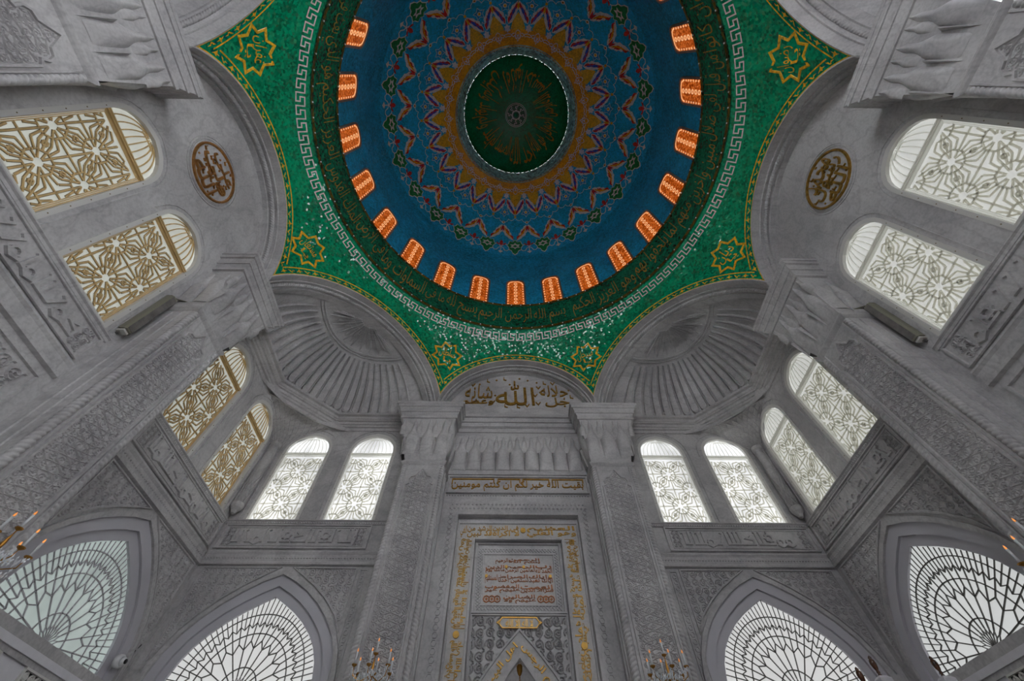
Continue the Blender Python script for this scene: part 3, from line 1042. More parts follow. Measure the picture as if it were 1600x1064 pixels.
# ---- arched windows with strapwork screens
def clip_seg(p, q, x0, x1, y0, y1):
    t0, t1 = 0.0, 1.0
    dx, dy = q[0] - p[0], q[1] - p[1]
    for a, b in ((-dx, p[0] - x0), (dx, x1 - p[0]), (-dy, p[1] - y0), (dy, y1 - p[1])):
        if abs(a) < 1e-9:
            if b < 0: return None
        else:
            r = b / a
            if a < 0: t0 = max(t0, r)
            else: t1 = min(t1, r)
    if t0 >= t1: return None
    return (p[0] + dx * t0, p[1] + dy * t0), (p[0] + dx * t1, p[1] + dy * t1)
def strapwork():
    X, Y0, Y1 = 0.455, 0.075, 1.685
    KX, PD = 0.37 / 0.43, 0.43                       # lattice of stars: (0,0) and (1,1) steps of PD, squeezed sideways
    OY = 0.445
    segs = []
    def put(p, q):
        p = (p[0] * KX, p[1] + OY); q = (q[0] * KX, q[1] + OY)
        s = clip_seg(p, q, -X, X, Y0, Y1)
        if s and hypot(s[0][0] - s[1][0], s[0][1] - s[1][1]) > 0.03: segs.append(s)
    for i in range(-3, 4):
        for j in range(-3, 6):
            if (i + j) % 2: continue
            cx, cy = i * PD, j * PD
            for k in range(12):                      # straps out to the border of this star's cell
                g = radians(30 * k)
                m = max(abs(cos(g - pi / 4)), abs(cos(g + pi / 4)))
                L = PD / sqrt(2) / m
                o = 0.012 * (1 if k % 2 else -1)
                ux, uy = cos(g), sin(g)
                put((cx + ux * 0.062 - uy * o, cy + uy * 0.062 + ux * o), (cx + ux * L, cy + uy * L))
            for k in range(12):                      # shorter straps from the ring outwards
                g = radians(30 * k + 15)
                m = max(abs(cos(g - pi / 4)), abs(cos(g + pi / 4)))
                L = PD / sqrt(2) / m
                put((cx + cos(g) * 0.185, cy + sin(g) * 0.185), (cx + cos(g) * L, cy + sin(g) * L))
            for k in range(8):                       # eight-sided ring woven through them
                a0, a1 = radians(45 * k + 22.5), radians(45 * k + 67.5)
                put((cx + 0.195 * cos(a0), cy + 0.195 * sin(a0)), (cx + 0.195 * cos(a1), cy + 0.195 * sin(a1)))
            for k in range(4):                       # little knots where two cells touch
                bx, by = cx + PD / 2 * (1 if k in (0, 3) else -1), cy + PD / 2 * (1 if k < 2 else -1)
                if k < 2:
                    r = 0.042
                    for a, b in (((-r, 0), (0, -r)), ((0, -r), (r, 0)), ((r, 0), (0, r)), ((0, r), (-r, 0))):
                        put((bx + a[0], by + a[1]), (bx + b[0], by + b[1]))
    return segs
SEGS = strapwork()
def make_window(lat, pane):
    t = thing('window_0', '', 'window', kind='structure')
    vs, fs = shape2d([win_outline(-0.055), win_outline(0.015)], 0.07)
    mb = MB(); mb.add([(x, y - 0.012, z) for x, y, z in vs], fs); mb.build('window_frame', 'frame_white', t)
    mb = MB(); mb.flat(win_outline(-0.01), WP, -0.075); mb.build('pane', pane, t)
    mb = MB()
    for i in range(12):                               # screws of the frame
        z = 0.15 + (i % 6) * 0.32
        x = (-1 if i < 6 else 1) * (WW + 0.02)
        mb.plate([(x + 0.008 * cos(a * pi / 3), z + 0.008 * sin(a * pi / 3)) for a in range(6)], WP, 0.012, 0.017)
    mb.build('frame_screws', 'lat_line', t, kind='stuff')
    # nested fillets round the screen
    for d in (0.022, 0.042, 0.062):
        mb = MB()
        x = WW - d
        mb.strap([(-x, d), (x, d), (x, WB - d * 0.8 + 0.01), (-x, WB - d * 0.8 + 0.01)], 0.014, 0.012, WP, -0.060, True)
        mb.build('fillet', lat, t)
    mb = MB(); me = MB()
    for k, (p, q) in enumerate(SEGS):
        b = -0.060 + 0.004 * (k % 3)
        mb.strap([p, q], 0.024, 0.009, WP, b, False, 0.2)
        me.strap([p, q], 0.034 if lat == 'lat_gold' else 0.028, 0.003, WP, b - 0.004, False, 0.05)  # wider strip paints the dark gap shade beside each strap
    mb.build('strapwork_lattice', lat, t)
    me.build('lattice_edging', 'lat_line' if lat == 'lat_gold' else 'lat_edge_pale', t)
    mb = MB()
    mb.box(-WW + 0.01, WW - 0.01, 0.02, 0.055, WB, WB + 0.022)
    mb.box(-WW + 0.01, WW - 0.01, 0.012, 0.055, WB + 0.026, WB + 0.05)
    mb.build('crossbar', lat, t)
    for i in range(9):                                # melon ribs in the head
        f = -0.86 + 1.72 * i / 8
        pts = []
        for k in range(9):
            s = k / 8
            pts.append((f * (WW - 0.03) * (cos(s * 1.36) ** 0.9), WB + 0.055 + (WH - WB - 0.10) * sin(s * 1.36) / sin(1.36)))
        mb = MB(); mb.strap(pts, 0.020, 0.014, WP, -0.060)
        mb.build('rib', lat, t)
    mb = MB(); mb.strap([(-0.15, WH - 0.125), (-0.07, WH - 0.105), (0, WH - 0.10), (0.07, WH - 0.105), (0.15, WH - 0.125)], 0.018, 0.016, WP, -0.058)
    mb.build('head_arc', lat, t)
    return t
M['lat_edge_pale'] = translucent('pale_lattice_edge', (0.80, 0.78, 0.68), 0.8)  # edge lines carry the same window glare in their colour
LAB = {
    'left': ['gold-latticed arched window cut by the frame edge beside the roundel', 'gold-latticed arched window between the roundel wall lamp and the cut-off gold window',
             'gold-latticed arched window beside the carved pilaster below the wall lamp', 'narrow gold window in the corner with daylight glinting on its lattice'],
    'front': ['sunlit arched window in the corner next to the gold windows', 'sunlit arched window next to the pilaster on the gold-lattice side',
              'brightest arched window next to the pilaster on the pale-window side', 'bright arched window in the corner next to the pale windows'],
    'right': ['large pale arched window cut by the frame edge beside the bronze roundel', 'large pale arched window above the olive wall lamp',
              'pale arched window beside the carved pilaster with a glare patch', 'pale arched window in the corner with sunlit strapwork']}
wn = 0
for side, lat, pane in (('left', 'lat_gold', 'pane_left'), ('front', 'lat_pale', 'pane_front'), ('right', 'lat_pale', 'pane_right')):
    proto = None
    for u, lab in zip(WIN_U[side], LAB[side]):
        wn += 1
        if proto is None:
            proto = w = make_window(lat, pane)
        else:
            w = copy_tree(proto)
        w.name = 'window_%d' % wn
        w.location, a = on_wall(side, u, ZW)
        w.rotation_euler = (0, 0, a)
        w['label'] = lab
        w['group'] = 'arched windows with strapwork screens'

# ---- large pointed windows with cobweb tracery
def pw_inside(d):
    return inside_poly(pw_outline(d, 0.002))
def make_pointed(bar, pane):
    t = thing('window_0', '', 'window', kind='structure')
    for k, (d0, d1, dep) in enumerate(((0.37, 0.30, 0.06), (0.31, 0.14, 0.015), (0.17, 0.0, -0.03))):
        vs, fs = shape2d([pw_outline(d0, 0.10 + 0.14 * (2 - k) / 2 + 0.02), pw_outline(d1, 0.0)], 0.12)
        mb = MB(); mb.add([(x, y - dep, z) for x, y, z in vs], fs)
        mb.build(('outer_moulding', 'frame_step', 'inner_frame')[k], 'marble' if k == 0 else 'pvc', t)
    mb = MB(); mb.flat(pw_outline(0.02, 0.02), WP, -0.072); mb.build('pane', pane, t)
    ins = pw_inside(0.01)
    SY = 1.12
    def P(r, g):
        return (r * cos(radians(g)), r * SY * sin(radians(g)))
    def poly_len(lines, name, wd=0.026):
        mb = MB()
        for ln in lines:
            cur = []
            fine = []
            for p, q in zip(ln, ln[1:]):
                n = max(1, int(hypot(q[0] - p[0], q[1] - p[1]) / 0.03))
                fine += [(p[0] + (q[0] - p[0]) * i / n, p[1] + (q[1] - p[1]) * i / n) for i in range(n)]
            fine.append(ln[-1])
            for p in fine:
                if ins(*p): cur.append(p)
                else:
                    if len(cur) > 1: mb.strap(simplify(cur), wd * 0.62, 0.014, WP, -0.066, False, 0.15)
                    cur = []
            if len(cur) > 1: mb.strap(simplify(cur), wd * 0.62, 0.014, WP, -0.066, False, 0.15)
        mb.build(name, bar, t)
    def simplify(c):
        out = [c[0]]
        for i in range(1, len(c) - 1):
            a, b, d = out[-1], c[i], c[i + 1]
            if abs((b[0] - a[0]) * (d[1] - b[1]) - (b[1] - a[1]) * (d[0] - b[0])) > 1e-6:
                out.append(b)
        out.append(c[-1])
        return out
    for r in (0.30, 0.72, 0.98):
        poly_len([[P(r, 180 * i / 48) for i in range(49)]], 'arc_bar')
    q = 180 / 11
    poly_len([[P(0.20 if i % 2 else 0.13, q / 2 * i) for i in range(23)]], 'zigzag_bar', 0.018)
    poly_len([[P(0.53 if i % 2 else 0.63, q / 2 * i) for i in range(23)]], 'zigzag_bar')
    poly_len([[P(0.81 if i % 2 else 0.875, q / 4 * i) for i in range(45)]], 'zigzag_bar', 0.022)
    for i in range(11):
        if i:
            poly_len([[(0, 0), P(0.13, q * i)]], 'spoke', 0.015)
        poly_len([[P(0.20, q * (i + 0.5)), P(0.53, q * (i + 0.5))]], 'spoke', 0.026)
    for i in range(1, 22):
        poly_len([[P(0.53 if i % 2 else 0.63, q / 2 * i), P(0.875, q / 2 * i)]], 'spoke', 0.024)
    for i in range(1, 44):
        poly_len([[P(0.81 if i % 2 else 0.875, q / 4 * i), P(1.6, q / 4 * i)]], 'spoke', 0.020)
    return t
PLAB = {'front': ['big pointed window with cobweb tracery in the dark bay next to the gold-lattice wall', 'big pointed window with cobweb tracery behind the dark wooden finial'],
        'left': ['big pointed window with greenish glass and grey tracery beside the dome camera'], 'right': ['big pointed window with cobweb tracery at the lower corner on the pale-window side']}
for side, bar, pane in (('left', 'bar_lilac', 'pw_left'), ('front', 'lead', 'pw_front'), ('right', 'lead', 'pw_right')):
    proto = None
    for u, lab in zip(PWIN_U[side], PLAB[side]):
        wn += 1
        if proto is None: proto = w = make_pointed(bar, pane)
        else: w = copy_tree(proto)
        for o in [w] + [x for x in D.objects if x.parent == w]:
            if not o.data or not len(getattr(o.data, 'vertices', [1])):
                if o != w: D.objects.remove(o)
        w.name = 'window_%d' % wn
        w.location, a = on_wall(side, u, ZP)
        w.rotation_euler = (0, 0, a)
        w['label'] = lab
        w['group'] = 'pointed windows with cobweb tracery'

# ---- carved bands and spandrels of the bays
def kufic(mb, box, mp, seed, base=0.0, w=0.044, h0=0.026):
    """squared script in low relief: stems, knots, loops on a line"""
    rnd = random.Random(seed)
    u0, v0, u1, v1 = box
    H = v1 - v0
    bl = v0 + 0.16 * H
    x = u0
    while x < u1 - 0.12:
        k = rnd.choice('sskvlods')
        h = h0 + rnd.uniform(0, 0.012)
        if k == 's':
            mb.strap([(x + 0.02, v1), (x + 0.05, v1 - 0.06 * H), (x + 0.05, bl)], w, h, mp, base); x += 0.09
            mb.strap([(x - 0.06, bl), (x + 0.05, bl)], w, h + 0.004, mp, base)
        elif k == 'k':
            c = (x + 0.11, v0 + 0.56 * H); r = 0.085
            for g, dh in ((0, 0.0), (pi / 4, 0.009)):
                mb.strap([(c[0] + r * cos(g + a * pi / 2), c[1] + r * sin(g + a * pi / 2)) for a in range(4)], w * 0.75, h + dh, mp, base - dh * 0.3, True)
            mb.strap([(x, bl), (x + 0.20, bl)], w, h + 0.003, mp, base)
            mb.strap([(x + 0.11, v1), (x + 0.11, c[1] + r)], w, h + 0.006, mp, base); x += 0.23
        elif k == 'v':
            mb.strap([(x, bl), (x + 0.10, bl), (x + 0.20, v1 - 0.15 * H), (x + 0.14, v1 - 0.05 * H)], w, h, mp, base); x += 0.20
        elif k == 'l':
            mb.strap([(x, v1 - 0.1 * H), (x + 0.06, v1 - 0.1 * H), (x + 0.06, bl), (x + 0.16, bl), (x + 0.16, v1)], w, h, mp, base); x += 0.20
        elif k == 'o':
            c = (x + 0.08, bl + 0.13 * H)
            mb.strap([(c[0] + 0.06 * cos(a * pi / 4), c[1] + 0.06 * sin(a * pi / 4)) for a in range(8)], w * 0.8, h, mp, base, True)
            mb.strap([(x, bl), (x + 0.08, v0), (x + 0.18, bl)], w, h + 0.005, mp, base); x += 0.18
        elif k == 'd':
            mb.strap([(x, bl), (x + 0.22, bl), (x + 0.22, v0 + 0.45 * H), (x + 0.08, v0 + 0.55 * H), (x + 0.18, v0 + 0.78 * H)], w, h, mp, base); x += 0.26
def frame_rect(mb, u0, v0, u1, v1, w, h, mp, base=0.0):
    mb.strap([(u0, v0), (u1, v0), (u1, v1), (u0, v1)], w, h, mp, base, True, 0.3)
def bead_row(mb, u0, u1, v, pitch, mp, base=0.0, s=0.4):
    n = max(1, int((u1 - u0) / pitch))
    for i in range(n):
        c = u0 + (i + 0.5) * (u1 - u0) / n
        r = pitch * s
        vs = [mp(c - r, v, base), mp(c, v - r, base), mp(c + r, v, base), mp(c, v + r, base), mp(c, v, base + r * 0.9)]
        mb.add(vs, [(0, 1, 4), (1, 2, 4), (2, 3, 4), (3, 0, 4)])
def wallmap(u, v, h):
    return (u, WY - h, v)
def wm_shift(du):
    return lambda u, v, h: (u + du, WY - h, v)
def bay(side, sgn, seed):
    """carved marble of one bay; sgn tells which way the room's corner lies along the wall"""
    w = WALL[side]
    lo, hi = (2.66, 6.06)
    U = lambda a: a * sgn
    def mp(u, v, h): return (u * sgn, WY - h, v)
    # sill and cornices of the band
    for prof, nm in (([(0.0, 6.56), (0.05, 6.555), (0.06, 6.53), (0.035, 6.51), (0.03, 6.47), (0.0, 6.46)], 'sill_moulding'),
                     ([(0.0, 5.92), (0.03, 5.91), (0.045, 5.87), (0.02, 5.83), (0.02, 5.70), (0.05, 5.68), (0.055, 5.63), (0.0, 5.61)], 'band_moulding')):
        mb = MB()
        mb.loft([[(U(u), WY - o, z) for o, z in prof] for u in (lo, hi)], False)
        mb.build(nm, 'marble', w)
    mb = MB()
    bead_row(mb, lo, hi, 5.76, 0.055, mp, 0.02); bead_row(mb, lo, hi, 6.49, 0.05, mp, 0.034)
    mb.build('bead_course', 'marble', w, kind='stuff')
    mb = MB()
    mb.plate([(lo + 0.36, 5.95), (hi - 0.05, 5.95), (hi - 0.05, 6.45), (lo + 0.36, 6.45)], mp, 0.0, 0.012)
    pn = mb.build('inscription_panel', 'marble', w)
    mb = MB(); frame_rect(mb, lo + 0.37, 5.96, hi - 0.06, 6.44, 0.035, 0.03, mp, 0.012); frame_rect(mb, lo + 0.45, 6.01, hi - 0.14, 6.39, 0.018, 0.015, mp, 0.012)
    mb.build('panel_frame', 'marble', pn)
    mb = MB(); kufic(mb, (lo + 0.66, 6.04, hi - 0.36, 6.36), mp, seed, 0.012)
    mb.build('carved_lettering', 'marble', pn)
    mb = MB()
    for a in (lo + 0.55, hi - 0.24):
        relief(mb, [(a - 0.09, 6.02), (a + 0.10, 6.02), (a + 0.10, 6.38), (a - 0.09, 6.38)], 0.10, mp, 0.018, 0.02, 0.012, seed)
    mb.build('corner_scrolls', 'marble', pn, kind='stuff')
    # spandrels either side of the pointed arch
    out = [(x + UP, y + ZP) for x, y in pw_outline(0.43, 0.3)]
    ap = max(p[1] for p in out)
    top = 5.58
    rl = [p for p in out if p[0] >= UP + 0.11 and p[1] > ZP + 0.2]
    rl.sort(key=lambda p: -p[1])
    for s2, edge in ((1, hi - 0.10), (-1, lo + 0.40)):
        cur = [(UP + s2 * abs(x - UP), y) for x, y in rl if abs(x - UP) < abs(edge - UP) - 0.03]
        poly = [(UP + s2 * 0.13, top), (edge, top), (edge, cur[-1][1] - 0.25)] + cur[::-1]
        mb = MB(); mb.strap(poly, 0.035, 0.032, mp, 0.0, True, 0.3)
        sp = mb.build('spandrel_frame', 'marble', w)
        mb = MB(); relief(mb, poly, 0.150, mp, 0.024, 0.017, 0.0, seed + 3)
        mb.build('carved_scrollwork', 'marble', sp, kind='stuff')
    # chain strip between spandrel and pilaster
    mb = MB()
    frame_rect(mb, lo + 0.20, 3.0, lo + 0.33, 5.55, 0.02, 0.02, mp)
    for i in range(24):
        v = 3.05 + i * 0.105
        mb.strap([(lo + 0.265 + 0.035 * cos(a * pi / 3), v + 0.04 * sin(a * pi / 3)) for a in range(6)], 0.016, 0.016, mp, 0.0, True)
    mb.build('chain_strip', 'marble', w, kind='stuff')
    # moulded margin beside each window of the bay
    for c in (3.592, 5.198):
        mb = MB()
        o = [(x + c, y + ZW) for x, y in win_outline(-0.15)][1:]
        o = [(o[0][0], ZW)] + o[1:-0 or None]
        mb.strap(o, 0.03, 0.022, mp, 0.0)
        mb.build('window_margin', 'marble', w)
bay('front', -1, 11); bay('front', 1, 23); bay('left', 1, 37); bay('right', -1, 51)

def side_middle(side):
    w = WALL[side]
    mp = wallmap
    lo, hi = -1.55, 1.55
    for prof, nm in (([(0.0, 6.52), (0.04, 6.515), (0.05, 6.49), (0.025, 6.47), (0.02, 6.43), (0.0, 6.42)], 'sill_moulding'),
                     ([(0.0, 5.92), (0.03, 5.91), (0.045, 5.87), (0.02, 5.83), (0.02, 5.70), (0.05, 5.68), (0.055, 5.63), (0.0, 5.61)], 'band_moulding')):
        mb = MB(); mb.loft([[(u, WY - o, z) for o, z in prof] for u in (lo, hi)], False); mb.build(nm, 'marble', w)
    mb = MB(); mb.plate([(lo + 0.06, 5.95), (hi - 0.06, 5.95), (hi - 0.06, 6.40), (lo + 0.06, 6.40)], mp, 0, 0.012)
    pn = mb.build('inscription_panel', 'marble', w)
    mb = MB(); frame_rect(mb, lo + 0.07, 5.96, hi - 0.07, 6.39, 0.035, 0.03, mp, 0.012); mb.build('panel_frame', 'marble', pn)
    mb = MB(); kufic(mb, (lo + 0.40, 6.02, hi - 0.40, 6.32), mp, 71, 0.012); mb.build('carved_lettering', 'marble', pn)
    mb = MB()
    for a in (lo + 0.25, hi - 0.25):
        relief(mb, [(a - 0.10, 6.0), (a + 0.12, 6.0), (a + 0.12, 6.35), (a - 0.10, 6.35)], 0.11, mp, 0.02, 0.02, 0.012, 5)
    mb.build('corner_scrolls', 'marble', pn, kind='stuff')
    mb = MB(); frame_rect(mb, lo + 0.1, 3.2, hi - 0.1, 5.5, 0.05, 0.035, mp); fr = mb.build('panel_frame', 'marble', w)
    mb = MB(); relief(mb, [(lo + 0.2, 3.9), (hi - 0.2, 3.9), (hi - 0.2, 5.42), (lo + 0.2, 5.42)], 0.20, mp, 0.03, 0.026, 0, 9); mb.build('carved_scrollwork', 'marble', fr, kind='stuff')
    for c in (-0.789, 0.789):
        mb = MB()
        o = [(x + c, y + ZW) for x, y in win_outline(-0.13)][1:]
        mb.strap([(o[0][0], ZW)] + o[1:], 0.022, 0.014, mp, 0.0)
        mb.build('window_margin', 'marble', w)
side_middle('left'); side_middle('right')

# doors below the pointed windows of the side walls
for n, (side, sg) in enumerate((('left', 1), ('right', -1))):
    d = thing('door_%d' % (n + 1), ('pale door top with pierced panels under the greenish pointed window', 'pale door top with pierced panels at the lower corner on the pale-window side')[n], 'door', *on_wall(side, UP * sg, 0.0), kind='structure')
    mb = MB(); mb.box(-1.32, 1.32, -0.03, 0.10, 0.02, 3.60); mb.build('leaf', 'doorwhite', d)
    mb = MB(); mb.box(-1.40, 1.40, -0.08, 0.0, 3.52, 3.60); mb.build('rail', 'doorwhite', d)
    for c in (-0.86, 0.28, -0.29, 0.85):
        if c in (-0.29, 0.85): continue
        for c2 in (c,):
            mb = MB(); mb.plate([(c2 - 0.33, 1.2), (c2 + 0.33, 1.2), (c2 + 0.33, 3.44), (c2 - 0.33, 3.44)], WP, 0.03, 0.034); pn = mb.build('pierced_panel', 'black', d)
            mb = MB()
            relief(mb, [(c2 - 0.33, 1.2), (c2 + 0.33, 1.2), (c2 + 0.33, 3.44), (c2 - 0.33, 3.44)], 0.11, WP, 0.022, 0.02, 0.034, 4)
            frame_rect(mb, c2 - 0.34, 1.2, c2 + 0.34, 3.45, 0.03, 0.03, WP, 0.03)
            mb.build('lattice', 'frame_white', pn, kind='stuff')

# ---- corner pieces: cornice, squinch, colonnette
def corner(rot, lab1, lab2, lab3):
    # local: the corner lies along +y; walls are the 45-degree lines meeting at (0, WY*sqrt2)
    c45 = sqrt(0.5)
    def L(u, side):                                  # point on a wall at lateral u (distance from the wall's middle)
        x, y = (-u, WY) if side > 0 else (-WY, u)
        # rotate so that the corner (-WY, WY) goes to (0, +)
        return (x * c45 + y * c45, -x * c45 + y * c45)
    path = [L(2.5, 1), L(4.82, 1), L(4.82, -1), L(2.5, -1)]
    t = thing('trim_0', lab1, 'cornice', (0, 0, 0), rot, 'cornices below the corner half-domes', 'structure')
    mb = MB()
    prof = [(0.0, 9.53), (0.27, 9.52), (0.27, 9.45), (0.20, 9.44), (0.20, 9.37), (0.17, 9.355), (0.17, 9.33), (0.12, 9.32), (0.12, 9.25), (0.085, 9.24), (0.085, 9.19), (0.035, 9.18), (0.035, 9.10), (0.0, 9.09)]
    moulding(mb, path, prof)
    mb.build('moulding', 'marble', t)
    s = thing('squinch', lab2, 'squinch', (0, 0, 0), rot, 'carved squinches in the corners')
    A, B = Vector((*L(4.84, 1), 9.26)), Vector((*L(4.84, -1), 9.26))
    Cn = Vector((0, WY * sqrt(2) - 0.12, 8.42))
    def sq(a, b, h=0.0):
        top = A.lerp(B, a)
        w0 = Vector((*L(4.84 + 1.16 * 0.98, 1), 8.42)).lerp(Vector((*L(4.84 + 1.16 * 0.98, -1), 8.42)), a)
        p = top.lerp(w0, b)
        p = p + Vector((0, 0.10 * sin(pi * b), 0)) + Vector((0, -h, -h * 0.4))
        return tuple(p)
    mb = MB(); mb.grid(lambda a, b: sq(a, b), 12, 8); mb.build('panel', 'marble', s, True)
    mb = MB()
    mp = lambda u, v, h: sq(u, v, h)
    for k in range(-8, 14):
        for d in (1, -1):
            ln = [(0.1 * k + d * 0.5 * q / 8 + (0.5 if d < 0 else 0), 0.04 + 0.92 * q / 8) for q in range(9)]
            ln = [p for p in ln if 0.02 <= p[0] <= 0.98]
            if len(ln) > 1: mb.ribbon(ln, 0.018, 0.018, mp)
    mb.build('carved_lattice', 'marble', s, kind='stuff')
    for e in (0.03, 0.97):
        mb = MB(); mb.strap([(e, q / 8) for q in range(9)], 0.05, 0.03, mp); mb.build('edge_fillet', 'marble', s)
    mb = MB(); mb.strap([(0.03 + 0.94 * q / 8, 0.05) for q in range(9)], 0.06, 0.03, mp); mb.build('edge_fillet', 'marble', s)
    c = thing('corner_colonnette', lab3, 'colonnette', (0, 0, 0), rot, 'carved colonnettes in the corners')
    yc = WY * sqrt(2) - 0.16
    mb = MB(); mb.lathe([(0.10, 6.86), (0.10, 8.46)], 14, (0, yc, 0)); mb.build('shaft', 'marble', c, True)
    mb = MB()
    mpc = lambda u, v, h: ((0.10 + h) * sin(u), yc - (0.10 + h) * cos(u), v)
    for k in range(6):
        for d in (1, -1):
            g = -pi / 2 + pi * k / 6
            mb.ribbon([(g + d * (v - 6.88) * 2.6, v) for v in [6.88 + 1.56 * q / 30 for q in range(31)]], 0.03, 0.018, mpc)
    mb.build('carved_lattice', 'marble', c, kind='stuff')
    mb = MB(); mb.lathe([(0.0, 6.62), (0.05, 6.64), (0.07, 6.70), (0.12, 6.76), (0.13, 6.80), (0.13, 6.86), (0.10, 6.88)], 12, (0, yc, 0)); mb.build('bracket', 'marble', c)
    mb = MB(); mb.lathe([(0.10, 8.42), (0.14, 8.46), (0.14, 8.54), (0.05, 8.60)], 12, (0, yc, 0)); mb.build('cap', 'marble', c)
corner(pi / 4, 'stepped marble cornice below the half-dome beside gold windows', 'carved lattice squinch in the corner beside gold windows', 'slim lattice-carved colonnette in the corner beside gold windows')
corner(-pi / 4, 'stepped marble cornice below the half-dome beside pale windows', 'carved lattice squinch in the corner beside pale windows', 'slim lattice-carved colonnette in the corner beside pale windows')
tn = 0
for o in list(D.objects):
    if o.name.startswith('trim_0'):
        tn += 1
        o.name = 'trim_%d' % tn

# ================================================================== PILASTERS
def cell_mesh(w, H, d):
    def wid(b):
        if b < 0.42: return w
        if b < 0.70: return w + (0.40 * w - w) * (0.5 - 0.5 * cos(pi * (b - 0.42) / 0.28))
        if b < 0.82: return 0.40 * w
        return 0.40 * w * (1 - (b - 0.82) / 0.18)
    mb = MB()
    def fn(a, b):
        u = 2 * a - 1
        ww = max(0.0, wid(b))
        dd = d * (0.12 + 0.88 * sin(pi * min(1, b / 0.84) * 0.62)) * max(0.0, ww / w) ** 0.5
        return (u * ww, -dd * (max(0, 1 - abs(u) ** (3.2 if b < 0.5 else 1.5)) ** 0.7) - 0.03 * b, b * H)
    mb.grid(fn, 10, 18)
    me = D.meshes.new('muqarnas_cell')
    me.from_pydata(mb.v, [], mb.f)
    me.materials.append(M['marble'])
    me.polygons.foreach_set('use_smooth', [True] * len(me.polygons))
    return me
CELL = cell_mesh(0.146, 1.12, 0.105)
LEAF = cell_mesh(0.070, 0.50, 0.06)
SPUR = MB(); SPUR.add([(-0.034, 0, 0.46), (0.034, 0, 0.46), (0, -0.13, 0.40), (0, 0, -0.12)], [(0, 3, 2), (2, 3, 1), (0, 2, 1)])
sm = D.meshes.new('muqarnas_spur'); sm.from_pydata(SPUR.v, [], SPUR.f); sm.materials.append(M['marble']); SPUR = sm
def inst(name, me, parent, loc, rz=0.0, sc=(1, 1, 1)):
    o = D.objects.new(name, me)
    COL.objects.link(o)
    o.parent = parent
    o.location = loc
    o.rotation_euler = (0, 0, rz)
    o.scale = sc
    return o
def rect_ring(x0, x1, y, z):
    return [(x0, 0.05, z), (x0, -y, z), (x1, -y, z), (x1, 0.05, z)]
